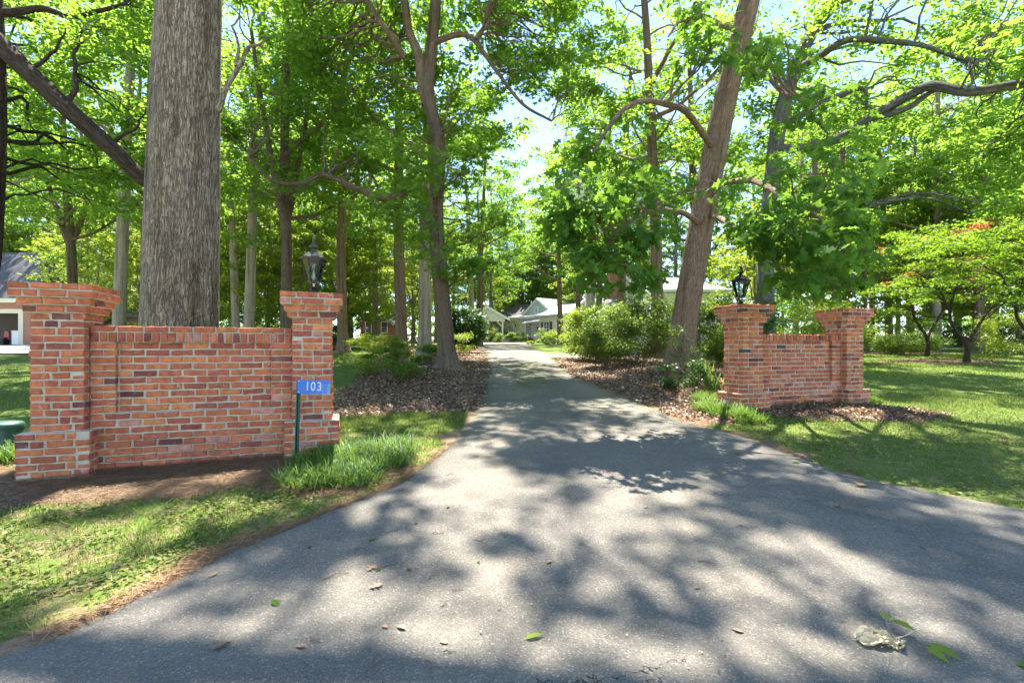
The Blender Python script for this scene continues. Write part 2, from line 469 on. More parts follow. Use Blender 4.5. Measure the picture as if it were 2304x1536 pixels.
def inpoly(x, y, poly):
    x = np.asarray(x); y = np.asarray(y); c = np.zeros(x.shape, bool); n = len(poly)
    for i in range(n):
        (x0, y0), (x1, y1) = poly[i], poly[(i+1) % n]
        cond = ((y0 > y) != (y1 > y)) & (x < (x1-x0)*(y-y0)/((y1-y0) if y1 != y0 else 1e-9)+x0)
        c ^= cond
    return c

BED_L = [(-3.0,7.15), (-.45,7.4), (-.45,9), (-.55,12.8), (-.85,17.5), (-1.3,24), (-2.4,30), (-6.5,30), (-5.6,22), (-4.9,18), (-3.9,13), (-3.3,9.5)]
BED_R = [(1.35,16.6), (1.4,11), (1.95,9), (2.35,6.75), (2.95,6.5), (3.5,7.0), (4.6,8.6), (6.2,9.6), (7,20), (1.6,16.8)]
WALK = [(1.45,17), (1.5,20), (14,23), (14,20.4)]
def zones(x, y):
    """grass, litter, worn(straw)"""
    jx = x+.18*fnoise(x, y, 3.1); jy = y+.18*fnoise(y, x, 2.7)
    lit = inpoly(jx, jy, BED_L) | inpoly(jx, jy, BED_R)
    lit |= (((jx-5.0)/1.45)**2+((jy-7.25)/.62)**2) < 1            # mulch below the right wall
    lit |= (((jx-13.8)/1.9)**2+((jy-15.5)/1.0)**2) < 1            # ring under the small maple
    lit |= (((jx-14.6)/4.2)**2+((jy-21.5)/2.2)**2) < 1
    lit |= (jy > 44+.2*np.abs(jx-20)) & (np.abs(jx) < 8)
    lit |= (jx < -9) & (jy > 34)
    straw = inpoly(jx, jy, [(-6.5,3.0), (-4.6,3.35), (-3.3,3.75), (-2.2,4.05), (-1.35,4.0), (-.95,4.75), (-1.5,5.2), (-2.4,5.3), (-4.6,4.6), (-6.5,5.2)])
    edge = ((jx > xl(jy)-.07) & (jx < xr(jy)+.12) & (jy < 18))
    grass = ~(lit | straw | edge)
    worn = np.where(y < 6.2, np.where(x < 0, .6, .4), .15)
    return grass, lit, straw | edge, worn

def on_drive(x, y, m=0.0):
    d = (x > xl(y)-m) & (x < xr(y)+m) & (y < 56)
    return d | inpoly(x, y, WALK)

def hbump(x, y):
    """gentle unevenness off the drive"""
    d = np.minimum(np.abs(x-xl(y)), np.abs(x-xr(y)))
    out = ~((x > xl(y)) & (x < xr(y)))
    k = np.clip(d/1.2, 0, 1)*out
    b = .035*fnoise(x, y, 1.0)*k
    b = b+np.where(inpoly(x, y, BED_R), .10*k, 0)*0
    b = b+.22*np.exp(-(((x-4.3)/2.0)**2+((y-11)/2.6)**2))+.10*np.exp(-(((x+1.6)/1.2)**2+((y-12.2)/2.2)**2))*k
    return b
def gz(x, y):
    x = np.asarray(x, float); y = np.asarray(y, float)
    return gz0(y)+hbump(x, y)

def grid_mesh(name, xs, ys, zf):
    X, Y = np.meshgrid(xs, ys); Z = zf(X, Y)
    V = np.stack([X, Y, Z], -1).reshape(-1, 3); nx, ny = len(xs), len(ys)
    i = np.arange(ny-1)[:, None]*nx; j = np.arange(nx-1)[None]
    Q = np.stack([i+j, i+j+1, i+nx+j+1, i+nx+j], -1).reshape(-1, 4)
    return mesh_arr(name, V, Q, smooth=True), X.ravel(), Y.ravel()

xs = np.concatenate([np.linspace(-400, -60, 12), np.linspace(-56, -16, 22), np.arange(-15, 15.01, .15), np.linspace(16, 56, 22), np.linspace(60, 400, 12)])
ys = np.concatenate([np.linspace(-55, -8, 12), np.arange(-7, 26, .15), np.arange(26, 62, .8), np.linspace(64, 390, 24)])
gme, GX, GY = grid_mesh('ground', xs, ys, gz)
gr_, li_, st_, wo_ = zones(GX, GY)
ca = gme.color_attributes.new('zone', 'FLOAT_COLOR', 'POINT')
ca.data.foreach_set('color', np.stack([gr_.astype(float), li_.astype(float), wo_, np.ones_like(wo_)], -1).astype(np.float32).ravel())
tag(obj('ground', gme, M_ground), kind='structure')

# driveway sheet
dy = np.concatenate([np.arange(-6, 14, .12), np.arange(14, 56.1, .5)])
nt_ = 41
t = np.linspace(0, 1, nt_)[None]
L = xl(dy)+.05*fnoise(dy*2.1, dy*.7, 2.0); R = xr(dy)+.05*fnoise(dy*.9, dy*2.3, 2.0)
L = L+.02*np.sin(dy*17)*np.cos(dy*7.3); R = R+.02*np.sin(dy*19+1)*np.cos(dy*6.1)
DX = L[:, None]*(1-t)+R[:, None]*t; DY = dy[:, None]*np.ones_like(t)
DZ = gz0(DY)+.022+.02*np.sin(np.pi*t)
edge_k = np.minimum(t, 1-t)*(R-L)[:, None]
DZ = np.where(edge_k < .02, DZ-.03, DZ)
V = np.stack([DX, DY, DZ], -1).reshape(-1, 3)
i = np.arange(len(dy)-1)[:, None]*nt_; j = np.arange(nt_-1)[None]
Q = np.stack([i+j, i+j+1, i+nt_+j+1, i+nt_+j], -1).reshape(-1, 4)
dme = mesh_arr('driveway', V, Q, smooth=True)
moss = 1.3*np.exp(-((DX.ravel()-.42)/.36)**2)*np.clip((DY.ravel()-9.0)/1.2, 0, 1)*np.clip((16-DY.ravel())/2, 0, 1)
moss += .8*np.exp(-(edge_k.ravel()/.16)**2)*np.clip((DY.ravel()-4)/3, 0, 1)
moss += .28*np.clip((DY.ravel()-5)/6, 0, 1)*np.clip((15-DY.ravel())/5, 0, 1)
a = dme.attributes.new('moss', 'FLOAT', 'POINT'); a.data.foreach_set('value', np.clip(moss, 0, 1).astype(np.float32))
tr_ = np.zeros_like(moss)
for off in (-.62, .78):
    tr_ += np.exp(-((DX.ravel()-(L+R)[:, None].repeat(nt_, 1).ravel()/2*np.clip((DY.ravel()-2)/6, .3, 1)-off)/.3)**2)
a = dme.attributes.new('track', 'FLOAT', 'POINT'); a.data.foreach_set('value', np.clip(tr_, 0, 1).astype(np.float32))
tag(obj('driveway', dme, M_asphalt), kind='structure')
wx = np.linspace(1.2, 13, 40); wt = np.linspace(0, 1, 8)
WX, WT = np.meshgrid(wx, wt); WY = 17.0+(WX-1.45)*.27+WT*(2.9-.04*WX)
WZ = gz(WX, WY)+.03
Q = np.stack([(np.arange(7)[:, None]*40+np.arange(39)[None]), (np.arange(7)[:, None]*40+np.arange(39)[None]+1), (np.arange(7)[:, None]*40+np.arange(39)[None]+41), (np.arange(7)[:, None]*40+np.arange(39)[None]+40)], -1).reshape(-1, 4)
tag(obj('driveway_branch', mesh_arr('driveway_branch', np.stack([WX, WY, WZ], -1).reshape(-1, 3), Q, smooth=True), M_asphalt), kind='structure')
# ------------------------------------------------------------------ brickwork
CRS = .0677; BH = .0525; BD = .095
ALPHA = math.radians(19.5)
def brick_variant(L, seed, H=BH, D=BD):
    """irregular hand-worn brick, front face at y=0, depth to +y, centred on x and z"""
    r = np.random.default_rng(seed)
    x, z = L/2, H/2
    o = np.array([(-x,-z), (-x*.33,-z), (x*.4,-z), (x,-z), (x,z), (x*.36,z), (-x*.4,z), (-x,z)])
    o = o+r.normal(0, .0025, o.shape)
    for c in (0, 3, 4, 7):
        o[c] *= 1-abs(r.normal(0, .012))
    if r.random() < .35:                      # a chipped corner
        c = (0, 3, 4, 7)[r.integers(4)]; o[c] += -np.sign(o[c])*np.array((.012, .007))*r.random()
    inn = o*np.array((1-.007/x, 1-.006/z))+r.normal(0, .0006, o.shape)
    V = [(p[0], 0+r.normal(0, .0012), p[1]) for p in inn]+[(p[0], .006+r.normal(0, .001), p[1]) for p in o]
    inb = [(p[0], D, p[1]) for p in o]
    V += inb
    n = 8
    Fs = [tuple(range(n))]
    for k in range(n):
        k2 = (k+1) % n
        Fs.append((k2, k, n+k, n+k2)); Fs.append((n+k2, n+k, 2*n+k, 2*n+k2))
    Fs.append(tuple(range(3*n-1, 2*n-1, -1)))
    me = mesh_py('brick', V, Fs); me.materials.append(M_brick)
    return me
STRETCH = [(.197, brick_variant(.197, 100+i)) for i in range(9)]
THREEQ = [(.145, brick_variant(.145, 200+i)) for i in range(5)]
HEAD = [(.092, brick_variant(.092, 300+i)) for i in range(6)]
SOLD = [(.057, brick_variant(.057, 400+i, .09)) for i in range(6)]
PAL = [((.43,.133,.06), 7), ((.47,.152,.062), 5.5), ((.38,.11,.058), 6), ((.31,.088,.054), 2.6), ((.51,.185,.07), 2.0), ((.23,.07,.052), 1.0), ((.15,.058,.05), .35), ((.45,.2,.14), 1.2), ((.07,.055,.055), .1)]
PW = np.array([w for _, w in PAL]); PW = PW/PW.sum()
def brick_col(dark=1.0, warm=0):
    c = PAL[rng.choice(len(PAL), p=PW)][0]
    k = 1.22*dark*(1+rng.normal(0, .09))
    sm = .15 if rng.random() < .68 else rng.uniform(.3, .75)
    return (c[0]*k, c[1]*k, c[2]*k, sm)
def put_brick(parent, x, y, z, L, rz, kind=None, dark=1.0, hs=1.0):
    """front-centre of brick at (x,y,z); rz=0 faces -y"""
    if kind == 'soldier': base = SOLD
    else: base = STRETCH if L > .17 else (THREEQ if L > .118 else HEAD)
    bl, me = base[rng.integers(len(base))]
    fl = -1 if rng.random() < .5 else 1
    o = bpy.data.objects.new('brick', me)
    o.parent = parent; o.location = (x, y, z)
    o.rotation_euler = (rng.normal(0, .006), rng.normal(0, .006)+(math.pi if fl < 0 else 0), rz+rng.normal(0, .008))
    if fl < 0: o.rotation_euler = (0, math.pi, rz)
    o.scale = (L/bl, 1, hs*(1+rng.normal(0, .015)))
    o.color = brick_col(dark)
    COL.objects.link(o)
    return o
def fill_run(a, b, phase, joint=.0125):
    """split a run into bricks: list of (centre, length)"""
    out = []; x = a
    first = True
    while x < b-.035:
        l = .197+rng.normal(0, .006)
        if first and phase: l = l*phase
        first = False
        e = min(x+l, b-joint*.5)
        if b-e < .06: e = b-joint*.5 if b-x < .235 else b-.09-joint*1.5
        if e-x > .03: out.append(((x+e)/2+joint*.25, e-x-joint*.3))
        x = e+joint
    return out

def pillar(cx, cy, ztop, ncourse_base, label, ncorb=4, nshaft=16):
    """square brick pier with corbelled cap and stepped plinth; front centre of shaft at (cx, cy)"""
    hw = .203
    n = np.array((math.sin(ALPHA), -math.cos(ALPHA)))
    c = np.array((cx, cy))-n*hw
    ntot = ncorb+nshaft+ncourse_base
    zb = ztop-ntot*CRS
    root = empty('brick_pillar', (c[0], c[1], zb), ALPHA)
    tag(root, label, 'pillar', 'brick gate pillars')
    core = MB()
    for k in range(ntot):
        kk = ntot-1-k                      # from top
        if kk < 2: h = hw+.105
        elif kk == 2: h = hw+.07
        elif kk == 3: h = hw+.035
        elif k < ncourse_base: h = hw+.07
        else: h = hw
        z = k*CRS+CRS/2
        hc = h-.011
        core.box(-hc, hc, -hc, hc, k*CRS-.0005*(k > 0), (k+1)*CRS-(.010 if kk == 0 else 0))
        par = (k % 2 == 0)
        for side in range(4):
            rz = side*math.pi/2
            ca_, sa_ = math.cos(rz), math.sin(rz)
            run = fill_run(-h+(.0 if par else .105), h-(.105 if par else 0.0), [None, .5, .75, None][(k+side) % 4] if h > .25 or k % 3 else .5)
            for s, l in run:
                j = rng.normal(0, .0022)+(rng.uniform(-.006, 0) if rng.random() < .1 else 0)
                x, y = s, -h+j
                put_brick(root, x*ca_-y*sa_, x*sa_+y*ca_, z, l, rz)
    core.build('mortar', M_mortar, root)
    return root, (c[0], c[1]), zb

def wall(p0, p1, ztop, zbot, label, capped):
    """low wall between two piers; p0,p1 front-face end points (plan) of the flush plane"""
    p0 = np.array(p0); p1 = np.array(p1); d = p1-p0; Lw = float(np.linalg.norm(d)); ang = math.atan2(d[1], d[0])
    root = empty('brick_wall', (p0[0], p0[1], zbot), ang)
    tag(root, label, 'wall', 'low brick walls between the gate pillars')
    H = ztop-zbot
    th = .21; rec = .05; pil = .205
    sol = .098
    z_sol = H-sol-(CRS if capped else 0)      # underside of the upright course
    nlow = 9 if capped else 7
    ncr = int(z_sol/CRS); off = z_sol-ncr*CRS  # courses measured down from the upright course
    core = MB()
    z_pan = z_sol-(ncr-nlow)*CRS
    core.box(0, Lw, .009, th, -.05, z_pan-.002)
    core.box(0, pil-.014, .011, th-.002, z_pan-.01, z_sol+.001); core.box(Lw-pil+.014, Lw, .011, th-.002, z_pan-.01, z_sol+.001)
    core.box(pil-.03, Lw-pil+.03, rec+.010, th-.004, z_pan-.01, z_sol+.002)
    core.box(0.001, Lw-.001, .012, th-.003, z_sol, H-.008)
    core.build('mortar', M_mortar, root)
    rear = []
    for k in range(ncr+1):
        z = z_sol-(ncr-k)*CRS-CRS/2
        if z < -.08: continue
        ph = .5 if k % 2 else None
        if k <= nlow:
            prud = -.012 if k <= nlow-3 else 0.0
            for s, l in fill_run(0, Lw, ph): put_brick(root, s, prud+rng.normal(0, .002), z, l, 0)
        else:
            for a, b in ((0, pil), (Lw-pil, Lw)):
                if k % 2: 
                    put_brick(root, (a+b)/2, rng.normal(0, .0015), z, pil-.006, 0)
                else:
                    for q in (.25, .75): put_brick(root, a+(b-a)*q, rng.normal(0, .0015), z, pil/2-.009, 0)
            for s, l in fill_run(pil+.006, Lw-pil-.002, ph): put_brick(root, s, rec+rng.normal(0, .002), z, l, 0)
        rear.append((z, ph))
    ns = int(round(Lw/.0705))
    for q in range(ns):
        s = (q+.5)*Lw/ns
        put_brick(root, s, rng.normal(-.004, .0025), z_sol+sol/2, .057, 0, 'soldier', .9)
    if capped:
        for s, l in fill_run(-.0, Lw, None):
            o = put_brick(root, s, -.006+rng.normal(0, .002), H-CRS/2, l, 0); o.scale.y = 1.15
        for s, l in fill_run(-.0, Lw, .5):
            o = put_brick(root, s, th+.002, H-CRS/2, l, math.pi); o.scale.y = 1.08
    # back of the wall, not seen from the drive: one joined piece
    Vs, Fs = [], []
    base = STRETCH[0][1]
    bv = np.array([v.co[:] for v in base.vertices]); bf = [tuple(p.vertices) for p in base.polygons]
    for z, ph in rear:
        for s, l in fill_run(0, Lw, ph):
            w = bv*np.array((-l/.197, -.4, 1))+np.array((s, th+.008, z)); o = len(Vs)
            Vs += [tuple(v) for v in w]; Fs += [tuple(i+o for i in f) for f in bf]
    rb = obj('rear_brickwork', mesh_py('rear_brickwork', Vs, Fs), M_brick, root); rb.color = (.36,.11,.055,.2); rb['kind'] = 'stuff'
    return root

e = np.array((math.cos(ALPHA), math.sin(ALPHA))); nf = np.array((math.sin(ALPHA), -math.cos(ALPHA)))
LP0 = np.array((-4.15, 4.41)); LP1 = LP0+e*2.155
RP0 = np.array((3.68, 7.36)); RP1 = RP0+e*2.20
ZT_L, ZT_R = EYE+.60, EYE+.68
pl0, c_l0, zb = pillar(*LP0, ZT_L, 7, 'outer brick pillar without a lantern, beside the green utility pedestal')
pl1, c_l1, zb = pillar(*LP1, ZT_L, 7, 'brick pillar with a lantern standing behind the blue house number sign')
pr0, c_r0, zb = pillar(*RP0, ZT_R, 5, 'brick pillar with a lantern beside the leaning oak and sword-leaved iris')
pr1, c_r1, zb = pillar(*RP1, ZT_R, 5, 'outer brick pillar without a lantern, standing at the open lawn edge')
hw = .2045
wall(LP0+e*hw-nf*.10, LP1-e*hw-nf*.10, EYE+.23, EYE-1.27, 'low brick wall with recessed panel and flat brick capping behind house number post', True)
wall(RP0+e*hw-nf*.10, RP1-e*hw-nf*.10, EYE+.235, EYE-1.05, 'low brick wall topped by upright bricks above the brown mulch', False)

# ------------------------------------------------------------------ lanterns
M_iron = simple('lamp_iron', (.022,.024,.024), .45, .6, 60, .4, .3)
M_patina = simple('lamp_patina', (.07,.066,.05), .6, .2, 30, .35, .3)
def glass_mat():
    m, nt, b = new_mat('lamp_glass')
    fr = N(nt, 'ShaderNodeFresnel'); fr.inputs[0].default_value = 1.45
    tr = N(nt, 'ShaderNodeBsdfTransparent'); tr.inputs[0].default_value = (.86,.92,.9,1)
    gl = N(nt, 'ShaderNodeBsdfGlossy'); gl.inputs['Roughness'].default_value = .04
    ms = N(nt, 'ShaderNodeMixShader'); nt.links.new(math_n(nt, 'ADD', fr.outputs[0], .05), ms.inputs[0])
    nt.links.new(tr.outputs[0], ms.inputs[1]); nt.links.new(gl.outputs[0], ms.inputs[2])
    nt.links.new(ms.outputs[0], nt.nodes['Material Output'].inputs['Surface']); return m
M_glass = glass_mat()
M_candle = simple('lamp_candle', (.75,.66,.48), .5)
def lantern(x, y, z, rz, roofmat, label):
    root = empty('lantern', (x, y, z), rz); tag(root, label, 'lantern', 'lanterns on the gate pillars')
    MB().lathe([(.041,-.012), (.041,.048), (.036,.054), (.026,.07), (.017,.082), (.013,.09)], 20).build('base', M_iron, root, True)
    a0 = math.radians(12)
    rb, rt, z0, z1 = .064, .131, .146, .388
    MB().lathe([(.02,.126), (.055,.136), (.074,.138), (.074,.148), (.058,.152)], 6, a0=a0).build('lower_plate', M_iron, root)
    MB().lathe([(.009,.085), (.009,.2)], 10).build('candle_holder', M_candle, root, True)
    br = MB()
    for i in range(6):
        a = a0+i*math.pi/3
        pts = [(.014,.086), (.042,.088), (.05,.102), (.044,.116), (.058,.137)]
        for p, q in zip(pts, pts[1:]):
            br.bar((p[0]*math.cos(a), p[0]*math.sin(a), p[1]), (q[0]*math.cos(a), q[0]*math.sin(a), q[1]), .006)
    br.build('scroll_bracket', M_iron, root)
    for i in range(6):
        a = a0+i*math.pi/3; a2 = a+math.pi/3
        p = Vector((rb*math.cos(a), rb*math.sin(a), z0)); q = Vector((rt*math.cos(a), rt*math.sin(a), z1))
        MB().bar(p, q, .010, .010).build('glazing_bar', M_iron, root)
        p2 = Vector((rb*math.cos(a2), rb*math.sin(a2), z0)); q2 = Vector((rt*math.cos(a2), rt*math.sin(a2), z1))
        k = .96
        V = [Vector((v.x*k, v.y*k, v.z)) for v in (p, p2, q2, q)]
        MB().add(V, [(0,1,2,3)]).build('pane', M_glass, root)
    MB().lathe([(.138,.384), (.152,.392), (.154,.400), (.128,.408)], 6, a0=a0, cap=False).build('rim', roofmat, root)
    rf = MB().lathe([(.13,.406), (.108,.418), (.093,.436), (.074,.458), (.045,.474), (.03,.482), (.024,.495), (.024,.506)], 24, a0=a0).build('roof', roofmat, root, True)
    MB().lathe([(.024,.504), (.046,.518), (.052,.524), (.046,.53), (.022,.54), (.016,.55), (.028,.556), (.03,.56), (.016,.568), (.01,.585), (.017,.60), (.017,.625), (.008,.63), (.003,.632), (.002,.652)], 16).build('finial', roofmat, rf, True)
    MB().lathe([(.022,.155), (.034,.185), (.032,.21), (.02,.255), (.016,.34)], 14, cap=False).build('glass_chimney', M_glass, root, True)
    MB().lathe([(.008,.19), (.014,.215), (.012,.24), (.003,.268)], 10).build('bulb', M_candle, root, True)
    return root
lantern(c_l1[0]+.005, c_l1[1], ZT_L-.006, .25, M_patina, 'weathered lantern on the pillar behind the blue house number sign')
lantern(c_r0[0]-.03, c_r0[1]+.02, ZT_R-.006, .6, M_iron, 'black lantern on the pillar beside the leaning oak')

# ------------------------------------------------------------------ house number sign
M_post = simple('post_green', (.008,.085,.06), .45, .3, 40, .3)
M_steel = simple('bolt_steel', (.55,.56,.55), .35, .9)
def sign_mat():
    m, nt, b = new_mat('sign_blue'); co = objco(nt)
    sx = N(nt, 'ShaderNodeSeparateXYZ'); nt.links.new(co, sx.inputs[0])
    n1 = noise(nt, co, 150, 5, .8); n2 = noise(nt, co, 22, 4, .7)
    k = math_n(nt, 'ADD', math_n(nt, 'MULTIPLY', sx.outputs[0], 1.15), math_n(nt, 'MULTIPLY', n2, .55))
    k = math_n(nt, 'ADD', k, math_n(nt, 'MULTIPLY', sx.outputs[2], -1.2))
    k = math_n(nt, 'ADD', k, math_n(nt, 'MULTIPLY', n1, .9))
    r = ramp(nt, [(.86, (0,0,0)), (.94, (1,1,1))]); nt.links.new(k, r.inputs[0])
    c = mix(nt, (.02,.16,.56), (.33,.42,.4), math_n(nt, 'MULTIPLY', r.outputs[0], .75))
    nt.links.new(c, b.inputs['Base Color']); b.inputs['Roughness'].default_value = .4; return m
M_sign = sign_mat()
M_digit = simple('digit_reflective', (.62,.66,.52), .5, 0, 90, .2)
sb = P(664, 1036, 4.84); sb[2] = gz(sb[0], sb[1])-.25
top = P(672.5, 858, 4.82)
root = empty('house_number_sign', (sb[0], sb[1], float(gz(sb[0], sb[1])))); tag(root, 'blue plate reading 103 on a leaning green steel post', 'sign')
rel = lambda p: Vector(p)-Vector(root.location)
pm = MB()
a_, b_ = rel(sb), rel(top)
pm.bar(a_+Vector((-.011,0,0)), b_+Vector((-.011,0,0)), .012, .022); pm.bar(a_+Vector((.011,0,0)), b_+Vector((.011,0,0)), .012, .022)
pm.bar(a_+Vector((0,.011,0)), b_+Vector((0,.011,0)), .024, .004)
post = pm.build('post', M_post, root)
for k in range(22):
    q = a_.lerp(b_, .3+.68*k/22)
    MB().lathe([(.0035,-.002), (.0035,.002)], 8).build('bolt_hole', M_steel, post).matrix_local = Matrix.Translation(q+Vector((0,.008,0))) @ Matrix.Rotation(math.pi/2, 4, 'X')
W_, H_ = .315, .137
pc = rel(P(706.5, 870.5, 4.795))
def rrect(w, h, r, n=5):
    pts = []
    for cx_, cz_, a0 in ((w/2-r, -h/2+r, -90), (w/2-r, h/2-r, 0), (-w/2+r, h/2-r, 90), (-w/2+r, -h/2+r, 180)):
        for i in range(n+1):
            a = math.radians(a0+90*i/n); pts.append((cx_+r*math.cos(a), cz_+r*math.sin(a)))
    return pts
plate = MB().prism(rrect(W_, H_, .012), -.002, .002).build('plate', M_sign, root)
plate.location = pc; plate.rotation_euler = (0, math.radians(2.6), math.radians(6))
def digits(txt, size):
    cu = bpy.data.curves.new('digits', 'FONT'); cu.body = txt; cu.size = size; cu.align_x = 'CENTER'; cu.align_y = 'CENTER'
    cu.extrude = .0006; cu.space_character = 1.25; cu.offset = .0012
    to = bpy.data.objects.new('digits', cu); COL.objects.link(to)
    dg = bpy.context.evaluated_depsgraph_get(); me = bpy.data.meshes.new_from_object(to.evaluated_get(dg)); bpy.data.objects.remove(to)
    return me
for ch, dx in (('1', -.062), ('0', -.008), ('3', .052)):
    dm = digits(ch, .125); dm.materials.clear()
    o = obj('digit', dm, M_digit, plate, (dx, -.0028, .003), (math.pi/2, 0, 0), (.78, 1, 1))
for dx, dz in ((-.145, .052), (-.145, -.05)):
    o = MB().lathe([(.006,0), (.006,.003), (.003,.005)], 10).build('bolt', M_steel, plate); o.location = (dx, -.002, dz); o.rotation_euler = (math.pi/2, 0, 0)

# green utility pedestal beside the left pillar
M_ped = simple('pedestal_green', (.02,.075,.045), .45, 0, 20, .2)
pp = P(8, 1010, 5.3); pz = float(gz(pp[0], pp[1]))
root = empty('utility_pedestal', (pp[0], pp[1], pz)); tag(root, 'dark green round utility pedestal beside the outer brick pillar', 'pedestal')
MB().lathe([(.165,-.05), (.165,.26), (.16,.27)], 28).build('body', M_ped, root, True, bevel=.004)
MB().lathe([(.172,.262), (.174,.272), (.172,.30), (.155,.322), (.08,.336), (.01,.34)], 28).build('lid', M_ped, root, True)
MB().box(.02, .05, -.178, -.16, .12, .16).build('latch', M_iron, root)
# ------------------------------------------------------------------ leaves and trees
T_RHOMB = np.array([(0,0,0), (.45,-.27,.06), (1,0,-.08), (.45,.27,.06)])
T_OVATE = np.array([(0,0,0), (.25,-.2,.04), (.6,-.22,.03), (1,0,-.08), (.6,.22,.03), (.25,.2,.04)])
_h = [(.0,.02), (.12,.05), (.2,.22), (.27,.24), (.33,.1), (.44,.13), (.53,.36), (.6,.37), (.64,.15), (.74,.16), (.84,.27), (.87,.12), (1.0,.02)]
T_OAK = np.array([(x, -y, -.16*x*x+.10*y) for x, y in _h]+[(x, y, -.16*x*x+.10*y) for x, y in _h[::-1]])
_s = []
for k, (a, r) in enumerate(((-2.2,.42), (-1.15,.55), (0,.62), (1.15,.55), (2.2,.42))):
    _s += [(a-.26, .2+.03*(k == 2)), (a, r)]
_s += [(2.55,.16)]
T_STAR = np.array([(0,0,0)]+[(.38+r*math.cos(a), r*math.sin(a), -.1*r) for a, r in _s])
T_NEEDLE = np.array([(0,-.012,0), (1,-.006,0), (1,.006,0), (0,.012,0)])

def leaf_arrays(pos, d, n, size, tpl):
    pos = np.asarray(pos, float); k = len(tpl); m = len(pos)
    d = d/(np.linalg.norm(d, axis=1)[:, None]+1e-9)
    z = n-d*np.sum(n*d, axis=1)[:, None]; z /= np.linalg.norm(z, axis=1)[:, None]+1e-9
    y = np.cross(z, d)
    s = np.asarray(size).reshape(-1, 1, 1)
    V = pos[:, None]+s*(tpl[None, :, 0:1]*d[:, None]+tpl[None, :, 1:2]*y[:, None]+tpl[None, :, 2:3]*z[:, None])
    return V.reshape(-1, 3), np.arange(m*k).reshape(m, k)

def clump_leaves(c, rad, n, r, flat=.55, droop=.0, per=14, tilt=.5):
    """leaves on twigs inside an ellipsoid clump -> pos, dir, normal, twig list"""
    nt = max(2, n//per)
    u = r.normal(0, 1, (nt, 3)); u /= np.linalg.norm(u, axis=1)[:, None]
    u[:, 2] = u[:, 2]*.8+.05
    rr = rad*(r.uniform(.35, 1.0, (nt, 1))**.6)
    end = c+u*rr*np.array((1, 1, flat))
    st = c+u*rr*np.array((1, 1, flat))*.25+r.normal(0, .06*rad, (nt, 3))
    end[:, 2] -= droop*rad*r.uniform(0, 1, nt)
    ti = r.integers(0, nt, n); tt = r.uniform(.25, 1.05, (n, 1))
    td = end-st; td /= np.linalg.norm(td, axis=1)[:, None]+1e-9
    pos = st[ti]*(1-tt)+end[ti]*tt
    spread = .16+.1*rad
    pos = pos+r.normal(0, 1, (n, 3))*np.array((1, 1, .45))*spread*.5
    d = td[ti]*.7+r.normal(0, .7, (n, 3)); d[:, 2] = d[:, 2]*.5-droop*.5-.12
    nn = np.tile(np.array((0, 0, 1.)), (n, 1))+r.normal(0, tilt, (n, 3))
    return pos, d, nn, list(zip(st, end))

def twig_tubes(tw, r0=.006, r1=.002):
    out = []
    for a, b in tw:
        mid = (np.asarray(a)+b)/2; mid[2] += .04*np.linalg.norm(b-np.asarray(a))
        out.append(tube(np.array([a, mid, b]), np.array((r0, (r0+r1)/2, r1)), 3))
    return out

def crown_mesh(name, clumps, seed, size, tpl, flat=.55, droop=0, per=14, tilt=.5, jit=.3):
    r = np.random.default_rng(seed)
    Ps, Ds, Ns, tw = [], [], [], []
    for c, rad, n in clumps:
        p, d, nn, t_ = clump_leaves(np.asarray(c, float), rad, int(n), r, flat, droop, per, tilt)
        Ps.append(p); Ds.append(d); Ns.append(nn); tw += t_
    Pa, Da, Na = np.vstack(Ps), np.vstack(Ds), np.vstack(Ns)
    sz = size*(1+r.normal(0, jit, len(Pa))).clip(.45, 1.7)
    V, Fa = leaf_arrays(Pa, Da, Na, sz, tpl)
    return mesh_arr(name, V, Fa), tw, (Pa, Da, Na, sz)

def wobble(path, amp, r):
    n = len(path); w = np.zeros((n, 3))
    ph = r.uniform(0, 6.28, (3, 3))
    tt = np.linspace(0, 1, n)
    for k in range(3):
        w += (amp/(k+1))*np.sin(tt[:, None]*(3+4*k)*1.7+ph[k][None])
    w *= np.minimum(tt*4, 1)[:, None]
    return path+w

def bough(a, b, r0, r1, r, sag=.0, n=10, ns=6, amp=.06):
    a = np.asarray(a, float); b = np.asarray(b, float); L = np.linalg.norm(b-a)
    mid = a*.5+b*.5+np.array((0, 0, sag*L))+r.normal(0, .07*L, 3)
    p = wobble(smooth_path([a, mid, b], n), amp*L*.5, r)
    return p, tube(p, np.linspace(r0, r1, n), ns)

def attach(skel, c, frac=.55):
    """a point on the skeleton that a bough to c would leave from"""
    best, bd = None, 1e9
    for p, rad in skel:
        d = np.linalg.norm(p-c, axis=1)+np.maximum(0, p[:, 2]-c[2]+.3)*1.2
        i = int(np.argmin(d))
        if d[i] < bd: bd = d[i]; best = (p[i], rad[i])
    return best

